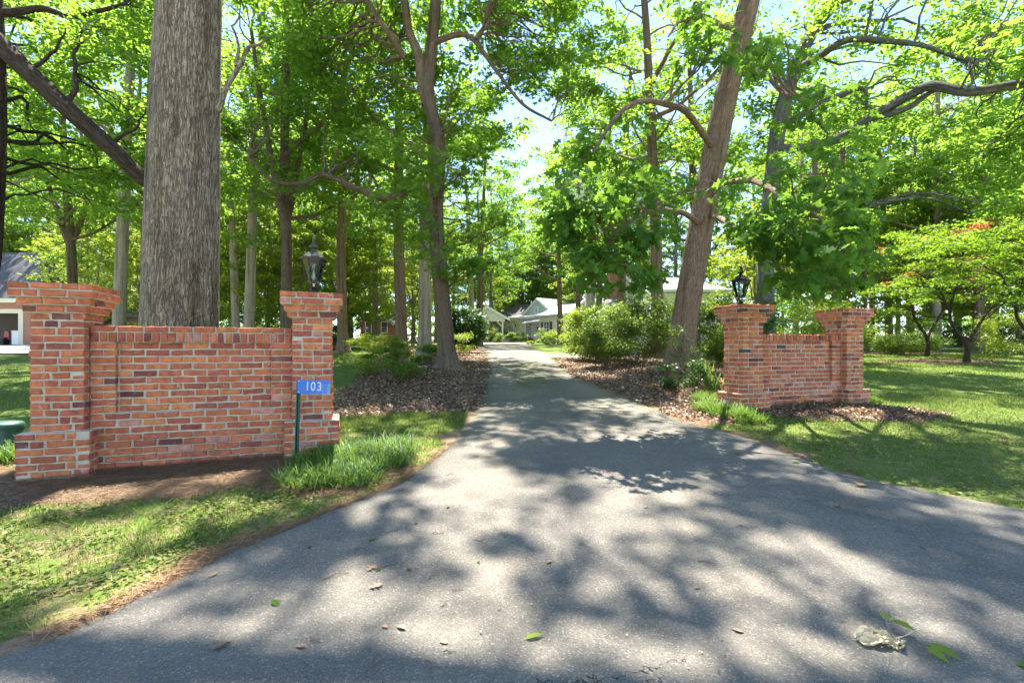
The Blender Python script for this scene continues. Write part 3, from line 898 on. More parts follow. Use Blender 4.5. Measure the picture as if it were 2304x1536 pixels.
def build_tree(root, stems, clumps, leafmat, barkmat, size, tpl=T_RHOMB, seed=1, flare=1.6, ns=20, flat=.55, droop=0, per=14, twigs=True, tilt=.5,
               limbparts=(), boughs=True, twr=.006, seg=26, zoff=.35):
    """stems: list of (points, r0, r1) in world coords; first is the main trunk.  Returns crown arrays."""
    r = np.random.default_rng(seed)
    base = np.array(root.location)
    tubes, skel = [], []
    for k, (pts, r0, r1) in enumerate(stems):
        pts = np.asarray(pts, float)
        if k == 0:
            pts = np.vstack([pts[:1]-np.array((0, 0, zoff)), pts])
            n = seg*2; p = smooth_path(pts, n); p = wobble(p, .03, r)
            h = p[:, 2]-(pts[1][2]); rad = np.linspace(r0, r1, n)*(1+(flare-1)*np.exp(-np.maximum(h, -.3)/(.55*max(.35, r0*1.6))))
            ph = r.uniform(0, 6.28, 4)
            def lob(th, i, h=h, ph=ph):
                hh = h[i]
                fl = np.exp(-np.maximum(hh, 0)/.5)
                return 1+.14*fl*np.sin(5*th+ph[0])+.09*fl*np.sin(3*th+ph[1])+.025*np.sin(2*th+ph[2]+hh*.5)+.02*np.sin(7*th+ph[3]+hh*.3)
            tubes.append(tube(p, rad, ns, lob))
        else:
            n = seg; p = smooth_path(pts, n); p = wobble(p, .04, r); rad = np.linspace(r0, r1, n)
            tubes.append(tube(p, rad, max(7, ns//2)))
        skel.append((p, rad))
    trunk_tubes = [tubes[0]]+[t_ for k, t_ in enumerate(tubes) if k > 0 and k not in limbparts]
    bt = []
    if boughs:
        for c, rad, n in clumps:
            c = np.asarray(c, float); at = attach(skel, c)
            if at is None: continue
            L = np.linalg.norm(at[0]-c)
            rr = min(at[1]*.55, .011+.0085*L)
            _, t_ = bough(at[0], c, rr, .008, r, .08, 9, 5)
            bt.append(t_)
    V, Q, U = join(trunk_tubes)
    trunk = obj('trunk', mesh_arr('trunk', V-base, Q, U, True), barkmat, root)
    for k in limbparts:
        V, Q, U = tubes[k]; obj('limb', mesh_arr('limb', V-base, Q, U, True), barkmat, root)
    if bt:
        V, Q, U = join(bt); obj('branches', mesh_arr('branches', V-base, Q, U, True), barkmat, root)['kind'] = 'stuff'
    arr = None
    if clumps:
        me, tw, arr = crown_mesh('crown', [(np.asarray(c)-base, rad, n) for c, rad, n in clumps], seed+50, size, tpl, flat, droop, per, tilt)
        cr = obj('crown', me, leafmat, root); cr['kind'] = 'stuff'
        if twigs:
            V, Q, U = join(twig_tubes(tw, twr, twr*.35)); obj('twigs', mesh_arr('twigs', V, Q, U), barkmat, root)['kind'] = 'stuff'
    return skel, arr

def scatter_clumps(boxes, r):
    """boxes: (px0, px1, py0, py1, d0, d1, count, rad, leaves): clumps over a stretch of picture at true depth"""
    out = []
    for x0, x1, y0, y1, d0, d1, n, rad, lv in boxes:
        for _ in range(n):
            d = r.uniform(d0, d1); c = P(r.uniform(x0, x1), r.uniform(y0, y1), d)
            out.append((c, rad*r.uniform(.7, 1.3), int(lv*r.uniform(.7, 1.3))))
    return out
def dome_clumps(c, rx, ry, rz, n, rad, lv, r, low=-.6):
    out = []
    while len(out) < n:
        u = r.normal(0, 1, 3); u /= np.linalg.norm(u)
        if u[2] < low: continue
        q = r.uniform(.35, 1)**.5
        out.append((np.array(c)+u*q*np.array((rx, ry, rz)), rad*r.uniform(.7, 1.35), int(lv*r.uniform(.6, 1.4))))
    return out
def tree_root(name, x, y, label, group=None, cat='tree'):
    o = empty(name, (x, y, float(gz(x, y)))); tag(o, label, cat, group); return o
def gp(px, d):
    x = (px-CX)/F*d; return np.array((x, d, float(gz(x, d))))

R1 = np.random.default_rng(11)
def dapple_clumps(n, x0, x1, r):
    """unseen leaf clumps added to the two great oaks to dapple the drive with shadow"""
    out = []
    while len(out) < n:
        x, y, z = r.uniform(x0, x1), r.uniform(5.5, 13), r.uniform(13, 18)
        if z-EYE < .78*y: continue
        out.append((np.array((x, y, z)), r.uniform(.35, .75), int(r.uniform(60, 130))))
    return out
# ---- great pale-barked oak behind the left wall
b = gp(408, 7.3)
root = tree_root('oak_tree', b[0], b[1], 'massive pale-barked oak trunk rising straight behind the left brick wall')
cl = dome_clumps((-3.0, 8.6, 16.5), 5.4, 4.2, 2.2, 17, 1.0, 300, R1, -.5)
cl += dome_clumps((.6, 8.4, 15.6), 3.0, 2.8, 1.5, 8, .85, 240, R1, -.5)
cl += dapple_clumps(34, -5.5, .8, R1)
build_tree(root, [([b, P(415, 400, 7.32), P(425, 0, 7.35), P(432, -350, 7.4), P(440, -620, 7.4), P(450, -1100, 7.5)], .545, .30),
                  ([P(436, -600, 7.4), (-3.4, 7.9, 13.6), (-1.4, 8.4, 15.2), (.6, 8.6, 15.6)], .22, .06),
                  ([P(440, -700, 7.4), (-5.8, 8.2, 14), (-7.2, 9.0, 16)], .22, .06),
                  ([P(490, 250, 7.25), P(530, 150, 7.3), P(565, 110, 7.35), P(600, 92, 7.4)], .045, .014),
                  ([P(531, 150, 7.3), P(527, 80, 7.3), P(548, 20, 7.3)], .024, .008)],
           cl, LM_bright, BK_oak, .17, seed=21, flare=1.25, ns=64, seg=60, twigs=False)

# ---- tree at the left edge with a long limb drooping behind the oak
b = gp(-60, 8.6)
root = tree_root('maple_tree', b[0], b[1], 'dark trunk with one long limb sloping down behind the massive oak')
cl = scatter_clumps([(-60, 330, -120, 300, 9.3, 11.5, 32, .7, 210), (0, 340, 240, 470, 10, 12, 19, .65, 200)], R1)
build_tree(root, [([b, P(-56, 760, 8.6), P(-42, 660, 8.6), P(-24, 560, 8.6), P(-20, 350, 8.6), P(-22, 100, 8.6), P(-20, -150, 8.6), P(20, -400, 8.8)], .20, .13),
                  ([P(-22, 80, 8.6), P(95, 190, 8.7), P(210, 290, 8.8), P(300, 370, 8.9), P(350, 425, 9.0), P(420, 470, 9.2)], .165, .12),
                  ([P(150, 240, 8.75), P(175, 180, 8.9), P(160, 120, 9.2), P(190, 70, 9.4)], .05, .015), ([P(250, 325, 8.85), P(300, 290, 9.1), P(330, 240, 9.3)], .035, .01), ([P(60, 160, 8.65), P(120, 120, 8.8), P(150, 60, 9)], .04, .012),
                  ([P(-20, 30, 8.6), P(110, 22, 9), P(200, 35, 9.2), P(270, 10, 9.3)], .07, .03)],
           cl, LM_bright, BK_dark, .115, T_OVATE, seed=23, flare=1.3, ns=20, limbparts=(1,), twr=.005)

# ---- forked tree at the edge of the left bed
b = gp(1010, 12.3)
root = tree_root('maple_tree', b[0], b[1], 'tall dark forked tree with flared base in the leaf bed beside the driveway')
cl = scatter_clumps([(640, 1000, 0, 260, 12.8, 15.5, 46, .85, 190), (830, 1150, 240, 560, 12.6, 14.5, 24, .7, 230), (830, 1140, 230, 540, 10.2, 11.6, 18, .55, 170), (1010, 1300, -40, 170, 12.2, 14, 13, .75, 170),
                     (1110, 1340, -20, 225, 12.5, 15, 44, .7, 170), (960, 1120, 560, 630, 10.5, 12, 6, .45, 150), (560, 800, 60, 400, 13, 15.5, 20, .85, 210),
                     (700, 1250, -330, -40, 9.5, 13, 13, .85, 220)], R1)
build_tree(root, [([b, P(996, 650, 12.3), P(982, 480, 12.3), P(985, 330, 12.3), P(962, 215, 12.2), P(968, 120, 12.2), P(978, 0, 12.2), P(985, -200, 12.2), P(975, -330, 12.3)], .225, .11),
                  ([P(960, 235, 12.2), P(938, 130, 12.1), P(918, 60, 12.1), P(905, -40, 12), P(890, -200, 12)], .13, .07),
                  ([P(912, 130, 12.0), P(880, 90, 11.8), P(850, 40, 11.7), P(810, -30, 11.6)], .085, .05),
                  ([P(975, 95, 12.2), P(1030, 82, 12.0), P(1075, 92, 11.9), P(1118, 158, 11.8), P(1180, 235, 11.7), P(1240, 270, 11.7)], .08, .025),
                  ([P(1070, 90, 11.9), P(1095, 40, 11.9), P(1108, -20, 12)], .06, .04),
                  ([P(905, 440, 12.9), P(850, 447, 12.7), P(800, 425, 12.6), P(735, 396, 12.5), P(680, 412, 12.4), P(620, 405, 12.4), P(560, 350, 12.3)], .105, .03),
                  ([P(990, 300, 12.3), P(1008, 240, 12.2), P(1030, 150, 12)], .04, .012)],
           cl, LM_bright, BK_grey, .125, T_STAR, seed=27, flare=2.0, ns=30, limbparts=(1, 2, 3, 5), twr=.005, seg=36)

# ---- leaning oak behind the right pillar, boughs of lobed leaves reaching to the camera
b = gp(1532, 11.0); b[2] -= .02
root_oak = tree_root('oak_tree', b[0], b[1], 'brown-barked oak leaning over the right gate pillar with lobed hanging leaves')
near = scatter_clumps([(1300, 1470, 240, 400, 6.2, 7.4, 8, .36, 44), (1270, 1480, 400, 580, 5.5, 7.0, 19, .36, 56), (1300, 1450, 560, 640, 5.5, 6.3, 8, .28, 40),
                       (1700, 1900, 150, 380, 6.4, 7.8, 8, .36, 42), (1650, 1930, 400, 580, 5.5, 6.9, 19, .36, 56), (1730, 1930, 560, 650, 5.6, 6.6, 10, .3, 44), (1480, 1640, 0, 160, 6.6, 8.2, 8, .38, 44), (1690, 1800, 20, 150, 6.6, 8, 6, .36, 40), (1575, 1660, 540, 660, 6.2, 6.9, 5, .22, 22), (1560, 1640, 330, 440, 6.4, 7.4, 3, .22, 18)], R1)
near = [q for q in near if not (1570 < CX+q[0][0]/q[0][1]*F < 1745 and HY-(q[0][2]-EYE)/q[0][1]*F > 545)]
high = dome_clumps((4.4, 9.4, 15.5), 4.6, 3.8, 2.2, 10, .85, 250, R1, -.45)
high += dome_clumps((2.0, 7.0, 14.6), 3.2, 2.4, 1.5, 8, .85, 230, R1, -.5)
high += dome_clumps((5.6, 5.4, 13.6), 3.6, 2.6, 1.6, 5, .7, 200, R1, -.5)
high += dapple_clumps(30, .6, 7.5, R1)
skel, arr = build_tree(root_oak, [([b, P(1545, 690, 11.0), P(1585, 440, 10.9), P(1625, 250, 10.8), P(1672, 60, 10.6), P(1720, -140, 10.4), P(1760, -330, 10.4)], .325, .18),
                       ([P(1602, 330, 10.8), P(1540, 260, 9.0), P(1480, 230, 7.6), P(1400, 250, 6.6), P(1340, 330, 6.1)], .07, .015),
                       ([P(1570, 500, 10.8), P(1520, 470, 8.6), P(1460, 480, 7), P(1390, 520, 6.3), P(1330, 590, 5.9)], .06, .012),
                       ([P(1610, 410, 10.8), P(1700, 415, 8.6), P(1790, 470, 7), P(1870, 520, 6.4), P(1900, 580, 6.1)], .065, .012),
                       ([P(1600, 485, 10.8), P(1640, 500, 8.6), P(1700, 545, 7), P(1750, 590, 6.5), P(1790, 640, 6.3)], .05, .01),
                       ([P(1655, 130, 10.6), P(1740, 180, 8.8), P(1800, 240, 7.6), P(1860, 300, 6.8)], .06, .012),
                       ([P(1665, 70, 10.6), P(1600, 40, 9), P(1540, 40, 7.6), P(1500, 90, 7)], .06, .012)],
                       near, LM_oak, BK_brown, .145, T_OAK, seed=31, flare=1.45, ns=44, seg=50, droop=.55, per=7, tilt=.45, flat=.8, limbparts=(1, 2, 3, 4, 5, 6), twr=.004)
# upper crown of the same oak
bs = np.array(root_oak.location)
me, tw, _ = crown_mesh('upper_crown', [(np.asarray(c)-bs, q, n) for c, q, n in high], 77, .17, T_RHOMB)
obj('upper_crown', me, LM_oak, root_oak)['kind'] = 'stuff'
rr_ = np.random.default_rng(5); bt = []
for c, q, n in high:
    at = attach(skel[:1], np.asarray(c)); bt.append(bough(at[0], c, .06, .012, rr_, .06, 9, 5)[1])
V, Q, U = join(bt); obj('upper_branches', mesh_arr('upper_branches', V-bs, Q, U, True), BK_brown, root_oak)['kind'] = 'stuff'
# the 300 leaves of it that hang nearest are leaves of their own
Pa, Da, Na, sz = arr
wp = Pa+bs; sel = np.argsort(wp[:, 1])
cm_ = root_oak.children
crown = [c for c in root_oak.children if c.name.startswith('crown')][0]
inview = (np.abs(wp[:, 0]/wp[:, 1]) < 1.05) & ((wp[:, 2]-EYE)/wp[:, 1] < .72)
pick = [i for i in sel if inview[i]][:300]
keep = np.ones(len(Pa), bool); keep[pick] = False
V, Fa = leaf_arrays(Pa[keep], Da[keep], Na[keep], sz[keep], T_OAK)
old = crown.data; crown.data = mesh_arr('crown', V, Fa); crown.data.materials.append(LM_oak); bpy.data.meshes.remove(old)
def leaf_one(seed):
    r = np.random.default_rng(seed); t_ = T_OAK.copy(); t_[:, 1] *= 1+.12*r.normal(); t_[:, 2] += .05*r.normal(size=len(t_))
    me = mesh_arr('leaf', t_, np.arange(len(t_))[None]); me.materials.append(LM_oak); return me
leafv = [leaf_one(i) for i in range(12)]
for q, i in enumerate(pick):
    d = Vector(Da[i]).normalized(); n = Vector(Na[i]); z = (n-d*n.dot(d)).normalized(); y = z.cross(d)
    M = Matrix((( d.x, y.x, z.x, Pa[i][0]), (d.y, y.y, z.y, Pa[i][1]), (d.z, y.z, z.z, Pa[i][2]), (0,0,0,1))) @ Matrix.Scale(float(sz[i]), 4)
    o = bpy.data.objects.new('leaf', leafv[q % 12]); o.parent = root_oak; o.matrix_local = M; COL.objects.link(o)

# ---- second oak, long bare limb reaching right over the lawn
b = gp(1727, 14.0)
root = tree_root('oak_tree', b[0], b[1], 'grey oak behind the right lantern with a long bare limb reaching over the lawn')
cl = scatter_clumps([(1820, 2330, -60, 110, 11.5, 14, 24, .8, 210), (1900, 2340, 90, 330, 13, 15.5, 29, .8, 200), (1660, 1900, 60, 330, 14.2, 15.5, 16, .8, 210), (2150, 2330, 60, 160, 8.8, 9.6, 5, .5, 120),
                     (1900, 2500, -330, -60, 7.5, 12, 6, .8, 200), (2150, 2340, 250, 480, 11, 13, 13, .7, 200)], R1)
build_tree(root, [([b, P(1722, 600, 14), P(1738, 400, 14), P(1755, 270, 14), P(1790, 150, 13.9), P(1830, 60, 13.8), P(1880, 0, 13.6), P(1960, -110, 13.2)], .27, .13),
                  ([P(1745, 335, 14), P(1820, 335, 13.2), P(1890, 312, 12.3), P(1960, 262, 11.6), P(2060, 205, 10.8), P(2110, 190, 10.4), P(2190, 200, 10), P(2304, 184, 9.6), P(2450, 165, 9.2)], .125, .085),
                  ([P(1960, 266, 11.6), P(2040, 245, 11), P(2110, 208, 10.6), P(2190, 197, 10.1)], .07, .05),
                  ([P(1795, 155, 13.9), P(1850, 125, 13), P(1910, 97, 12.3), P(2010, 92, 11.6), P(2100, 110, 11.2), P(2200, 135, 11)], .11, .03),
                  ([P(1755, 290, 14), P(1830, 240, 13.2), P(1900, 215, 12.8), P(1945, 200, 12.6), P(1955, 240, 12.5)], .1, .035),
                  ([P(2190, 190, 10), P(2178, 130, 10), P(2170, 105, 10)], .03, .015)],
           cl, LM_bright, BK_lich, .125, T_OVATE, seed=37, flare=1.5, ns=26, limbparts=(1, 2, 3, 4), twr=.005, seg=40)
# ------------------------------------------------------------------ woodland trees (built once per kind, then copied)
def proto_tree(name, H, r0, cr_lo, cr_rx, nclump, rad, lv, size, leafmat, barkmat, seed, fork=False, twigs=False):
    r = np.random.default_rng(seed)
    root = empty(name, (0, 0, 0))
    lean = r.normal(0, .35, 2)
    top = np.array((lean[0], lean[1], H*.86))
    main = [(0, 0, 0), (lean[0]*.2, lean[1]*.2, H*.3), (lean[0]*.6, lean[1]*.5, H*.6), tuple(top)]
    stems = [(main, r0, r0*.3)]
    if fork:
        f = np.array((lean[0]*.25, lean[1]*.2, H*.3))
        for s in (-1, 1):
            stems.append(([f, f+np.array((s*.5, .2*s, H*.12)), f+np.array((s*1.3, .5*s, H*.36))], r0*.6, r0*.2))
    for k in range(4):
        a = r.uniform(0, 6.28); z = r.uniform(cr_lo, H*.6)
        q = np.array((lean[0]*z/H, lean[1]*z/H, z))
        stems.append(([q, q+np.array((math.cos(a)*cr_rx*.35, math.sin(a)*cr_rx*.35, .5)), q+np.array((math.cos(a)*cr_rx*.8, math.sin(a)*cr_rx*.8, 1.6))], r0*.34, r0*.08))
    zc = (cr_lo+H)/2
    cl = dome_clumps((lean[0]*.6, lean[1]*.6, zc), cr_rx, cr_rx, (H-cr_lo)/2, nclump, rad, lv, r, -.95)
    build_tree(root, stems, cl, leafmat, barkmat, size, T_RHOMB, seed, 1.5, 16, .5, 0, 14, twigs, .55, seg=16, zoff=.8)
    return root
def copy_tree(src, loc, rz, sc, label, group, name=None):
    o = src.copy(); COL.objects.link(o)
    o.location = loc; o.rotation_euler = (0, 0, rz); o.scale = sc
    tag(o, label, 'tree', group)
    for ch in src.children:
        c = ch.copy(); c.parent = o; COL.objects.link(c)
    return o
protos = {
 'a': proto_tree('woodland_tree', 15, .24, 3.4, 3.6, 54, .9, 235, .15, LM_bright, BK_grey, 101, True, True),
 'b': proto_tree('woodland_tree', 17, .25, 4.6, 3.3, 52, .9, 235, .15, LM_bright, BK_tan, 102, False, True),
 'c': proto_tree('woodland_tree', 16, .27, 4.2, 3.8, 54, .9, 235, .15, LM_bright, BK_brown, 103, False, True),
 'd': proto_tree('woodland_tree', 20, .26, 3.6, 4.2, 74, 1.25, 150, .26, LM_far, BK_far, 104, True),
 'e': proto_tree('woodland_tree', 22, .28, 3.0, 4.6, 80, 1.3, 150, .26, LM_bright, BK_far, 105, False),
 'f': proto_tree('woodland_tree', 11, .14, 1.0, 3.0, 80, .85, 120, .2, LM_lime, BK_far, 106, True),
}
used = set()
KL = {'a': 'forked dark-barked tree', 'b': 'straight tan-barked tree', 'c': 'straight brown-barked tree', 'd': 'tall pale green tree with forked stem', 'e': 'tall bright green tree with single stem', 'f': 'low-branched young understorey tree'}
def plant(kind, px, d, label, group, s=1.0, rw=None, rz=None):
    if label.startswith('@'): label = KL[kind]+' '+label[1:]
    x = (px-CX)/F*d; z = float(gz(x, d))
    s3 = (s, s, s) if rw is None else (rw, rw, s)
    rz = rng.uniform(0, 6.28) if rz is None else rz
    p = protos[kind]
    if kind not in used:
        used.add(kind); p.location = (x, d, z); p.rotation_euler = (0, 0, rz); p.scale = s3; tag(p, label, 'tree', group)
        return p
    return copy_tree(p, (x, d, z), rz, s3, label, group)
GL, GR, GC = 'woodland trees beyond the left lawn', 'woodland trees beyond the right lawn', 'woodland trees behind the white house'
L_L, L_R, L_C = '@in the woods beyond the left brick wall', '@in the woods beyond the right lawn', '@behind the white houses'
plant('b', 266, 14.2, 'pale smooth tan trunk standing between the massive oak and outer left pillar', GL, .92)
plant('a', 640, 15.0, 'slim dark forked tree rising behind the left lantern', GL, .95)
plant('c', 903, 18.6, 'thick brown trunk behind the nandina bushes of the left leaf bed', GL, 1.05)
plant('b', 956, 16.4, 'pale tan trunk just behind the dark forked tree beside the driveway', GL, 1.12)
plant('c', 1482, 17.5, 'straight lichen-grey trunk between the big shrubs and leaning oak', GR, 1.1)
for px, d, k, s in ((166, 20, 'a', 1.0), (770, 21, 'c', 1.05), (560, 18, 'b', 1.0), (100, 45, 'c', 1.2), (28, 46, 'd', 1.0), (532, 21, 'b', .9), (330, 23, 'c', 1.1), (715, 27, 'b', 1.0), (782, 30, 'a', 1.1), (845, 33, 'c', 1.1), (-60, 17, 'b', 1.0), (450, 27, 'a', 1.15)):
    plant(k, px, d, L_L, GL, s)
for px, d, k, s in ((2108, 25, 'b', 1.0), (1850, 26, 'c', 1.0), (1565, 23, 'c', 1.1), (2200, 24, 'c', 1.1), (2330, 22, 'a', 1.0), (2000, 29, 'a', 1.1), (1880, 30, 'c', 1.1), (2420, 30, 'b', 1.2), (1790, 34, 'b', 1.1)):
    plant(k, px, d, L_R, GR, s)
for px, d, k, s in ((1062, 38, 'b', 1.15), (1395, 25, 'c', 1.05), (1262, 37, 'c', 1.0), (1175, 72, 'e', 1.0), (1240, 71, 'd', 1.1), (1125, 73, 'd', 1.1), (1078, 31, 'a', .95), (1300, 40, 'a', 1.25), (1330, 33, 'b', 1.1), (1262, 66, 'e', 1.1), (1345, 27, 'a', 1.0), (1105, 58, 'e', .95), (1285, 66, 'd', 1.05), (1165, 68, 'd', .74), (1206, 70, 'e', .66), (1120, 74, 'e', .72), (1250, 66, 'd', .78), (1290, 62, 'e', .86), (1330, 60, 'd', 1.0), (1060, 66, 'd', .85), (1020, 60, 'e', .9), (980, 64, 'd', .95), (1390, 58, 'e', 1.05), (1450, 56, 'd', 1.05), (1520, 54, 'e', 1.1), (1600, 56, 'd', 1.1), (1190, 76, 'f', 1.2), (1140, 72, 'f', 1.1), (1230, 74, 'f', 1.2), (1075, 62, 'f', 1.1), (980, 50, 'f', 1.0), (1310, 56, 'f', 1.0), (1400, 54, 'f', 1.0), (1100, 86, 'f', 1.3), (1270, 82, 'f', 1.3)):
    plant(k, px, d, L_C, GC, s)
for px, d, k, s in ((930, 52, 'e', 1.0), (860, 56, 'd', 1.1), (790, 50, 'e', 1.0), (700, 48, 'd', 1.0), (610, 44, 'e', 1.0), (520, 46, 'd', 1.1), (420, 42, 'e', 1.0), (310, 44, 'd', 1.1), (190, 42, 'e', 1.05), (80, 46, 'd', 1.1), (-40, 48, 'e', 1.1), (660, 62, 'e', 1.3), (380, 60, 'd', 1.3), (120, 62, 'e', 1.3),
                   (560, 33, 'f', 1.0), (600, 25, 'f', .75), (490, 24, 'f', .7), (760, 28, 'f', .8), (690, 34, 'f', .9), (830, 38, 'f', .9), (320, 27, 'f', .8), (200, 27, 'f', .75), (70, 45, 'f', .9), (-20, 46, 'f', 1.0), (560, 22, 'f', .6), (680, 24, 'f', .62), (850, 28, 'f', .7), (430, 22, 'f', .6), (600, 40, 'f', .8), (520, 38, 'f', .8), (470, 36, 'f', .75), (720, 44, 'f', .9), (250, 40, 'f', .8), (930, 34, 'f', .8), (230, 34, 'f', 1.0), (400, 33, 'f', 1.1), (740, 38, 'f', 1.1), (120, 43, 'f', 1.0), (900, 44, 'f', 1.1), (660, 52, 'f', 1.2), (480, 54, 'f', 1.2), (960, 58, 'f', 1.2)):
    plant(k, px, d, L_L, GL, s)
for px, d, k, s in ((1700, 50, 'd', 1.05), (1790, 46, 'e', 1.0), (1880, 42, 'd', 1.0), (1960, 40, 'e', 1.0), (2050, 38, 'd', 1.0), (2150, 40, 'e', 1.0), (2240, 38, 'd', 1.05), (2340, 36, 'e', 1.0), (2440, 40, 'd', 1.1), (1840, 58, 'e', 1.25), (2020, 56, 'd', 1.3), (2200, 54, 'e', 1.3), (2380, 54, 'd', 1.3),
                   (1760, 36, 'f', .9), (1830, 26, 'f', .75), (1950, 27, 'f', .8), (2110, 26, 'f', .75), (2230, 25, 'f', .8), (2340, 24, 'f', .8), (1700, 30, 'f', .8), (1900, 34, 'f', .9), (2040, 33, 'f', 1.0), (2160, 31, 'f', .9), (2290, 30, 'f', 1.0), (1660, 44, 'f', 1.0)):
    plant(k, px, d, L_R, GR, s)

# ------------------------------------------------------------------ shrubs
def shrub(name, label, px, d, w, h, n, size, leafmat, tpl=T_OVATE, seed=1, group=None, stems=7, nclump=None, flat=.8, lo=.08, dep=None, rad=None, cat='shrub', stemmat=None, stemr=.012, tilt=.6):
    r = np.random.default_rng(seed)
    x = (px-CX)/F*d; z = float(gz(x, d)); dep = dep or w
    root = empty(name, (x, d, z)); tag(root, label, cat, group)
    nclump = nclump or max(8, int(w*h*9)); rad = rad or min(w, h)*.22
    cl = []
    while len(cl) < nclump:
        u = r.normal(0, 1, 3); u /= np.linalg.norm(u)
        q = r.uniform(.3, 1)**.4
        c = np.array((u[0]*w/2*q, u[1]*dep/2*q, h*(.54+.44*u[2]*q)))
        if c[2] < h*lo: continue
        cl.append((c, rad*r.uniform(.7, 1.3), int(n/nclump*r.uniform(.7, 1.3))))
    me, tw, _ = crown_mesh('foliage', cl, seed, size, tpl, flat, 0, 9, tilt)
    obj('foliage', me, leafmat, root)['kind'] = 'stuff'
    ts = []
    for k in range(stems):
        c = cl[r.integers(len(cl))][0]; a = np.array((r.normal(0, .08*w), r.normal(0, .08*dep), -.1))
        p = wobble(smooth_path([a, a*.5+c*.5*np.array((.7, .7, 1)), c], 8), .04*h, r)
        ts.append(tube(p, np.linspace(stemr, stemr*.4, 8), 5))
    for c, q, _n in cl:
        c0 = np.array((c[0]*.35, c[1]*.35, c[2]*.35))
        ts.append(tube(smooth_path([c0, c*.7+c0*.3+np.array((0, 0, .03)), c], 5), np.linspace(stemr*.6, stemr*.2, 5), 4))
    V, Q, U = join(ts+twig_tubes(tw, .004, .0015)[::2])
    obj('stem', mesh_arr('stem', V, Q, U, True), stemmat or BK_brown, root)
    return root
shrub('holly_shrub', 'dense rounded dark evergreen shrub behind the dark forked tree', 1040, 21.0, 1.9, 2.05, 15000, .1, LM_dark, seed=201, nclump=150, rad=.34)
shrub('boxwood_shrub', 'yellow-green upright bush at the foot of the dark evergreen shrub', 1036, 18.6, .9, .85, 1200, .06, LM_lime, seed=202)
# large mixed shrubs on the right of the drive
GS = 'tall mixed shrubs along the right side of the driveway'
shrub('nandina_shrub', 'tall cane-stemmed shrub with lacy foliage nearest the driveway bend', 1375, 12.6, 1.5, 1.6, 9500, .055, LM_shrub, seed=211, group=GS, stems=14, lo=.16, flat=.5, stemr=.011)
shrub('camellia_shrub', 'glossy dark shrub rising against the lower grey roof', 1352, 15.2, 1.9, 1.85, 9000, .075, LM_shrub, seed=212, group=GS)
shrub('camellia_shrub', 'broad glossy shrub beside the foot of the leaning oak', 1455, 13.4, 2.0, 2.0, 12000, .065, LM_shrub, seed=213, group=GS)
shrub('forsythia_shrub', 'bright yellow-green arching shrub beside the side drive', 1312, 16.0, 1.35, 1.6, 8000, .06, LM_lime, seed=214, group=GS, flat=.6)
shrub('forsythia_shrub', 'loose sunlit bush with bright leaves in front of the white house corner', 1318, 20.5, 2.0, 2.1, 7000, .085, LM_lime, seed=215, group=GS)
shrub('camellia_shrub', 'dark shrub filling the gap between leaning oak and right lantern pillar', 1605, 12.2, 1.6, 1.9, 8500, .065, LM_shrub, seed=216, group=GS)
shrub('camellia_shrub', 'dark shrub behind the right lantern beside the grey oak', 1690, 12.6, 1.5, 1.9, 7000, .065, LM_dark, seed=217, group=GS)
shrub('azalea_shrub', 'small dark glossy shrub at the foot of the leaning oak', 1530, 9.1, .95, .52, 2600, .045, LM_dark, seed=218)
shrub('azalea_shrub', 'loose upright sprigs growing against the leaning oak trunk', 1545, 9.9, .7, 1.3, 700, .045, LM_shrub, seed=219, lo=.3)
# nandina in the left bed
GN = 'low nandina bushes in the left leaf bed'
for k, (px, d, w, h, lm, lab) in enumerate(((892, 10.2, .5, .55, LM_shrub, 'small leggy nandina alone in the leaf litter of the left bed'), (850, 16.5, 1.7, .95, LM_lime, 'yellow-green nandina at the lawn edge of the left bed'),
        (905, 13.2, 1.15, .72, LM_shrub, 'nandina bush in front of the thick brown trunk'), (960, 13.6, 1.0, .68, LM_shrub, 'nandina bush close beside the dark forked tree'),
        (828, 11.2, .4, .42, LM_lime, 'pale nandina sprig at the lawn edge beside the left pillar'), (860, 13.8, .9, .6, LM_shrub, 'feathery nandina between the lawn and the brown trunk'), (925, 10.6, .4, .35, LM_shrub, 'tiny nandina sprig in the leaf litter before the dark forked tree'))):
    shrub('nandina_shrub', lab, px, d, w, h, int(4600*w*h+500), .042, lm, seed=230+k, group=GN, flat=.45, lo=.25, stems=9, stemr=.007)
# right-hand garden
shrub('boxwood_shrub', 'low dense dark green mound at the far edge of the right lawn', 2045, 19.5, 2.5, .9, 9000, .07, LM_shrub, seed=241, nclump=90)
shrub('dwarf_maple', 'low spreading lime-green maple behind the right brick wall', 1830, 15.5, 3.4, 1.9, 7000, .08, LM_lime, T_STAR, seed=242, flat=.25, tilt=.35, nclump=60, rad=.5, cat='maple')
shrub('dwarf_maple', 'low spreading pale green maple behind the dark green mound', 1985, 24, 4.6, 2.0, 6500, .1, LM_lime, T_STAR, seed=243, flat=.25, tilt=.35, nclump=60, rad=.6, cat='maple')
shrub('azalea_shrub', 'loose yellowish bush behind the mulch ring at the right lawn edge', 2265, 17.5, 2.2, 1.6, 4200, .075, LM_lime, seed=244)
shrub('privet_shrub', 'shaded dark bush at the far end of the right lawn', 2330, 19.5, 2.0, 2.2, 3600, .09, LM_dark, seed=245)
GB = 'shrubs along the far edge of the lawns'
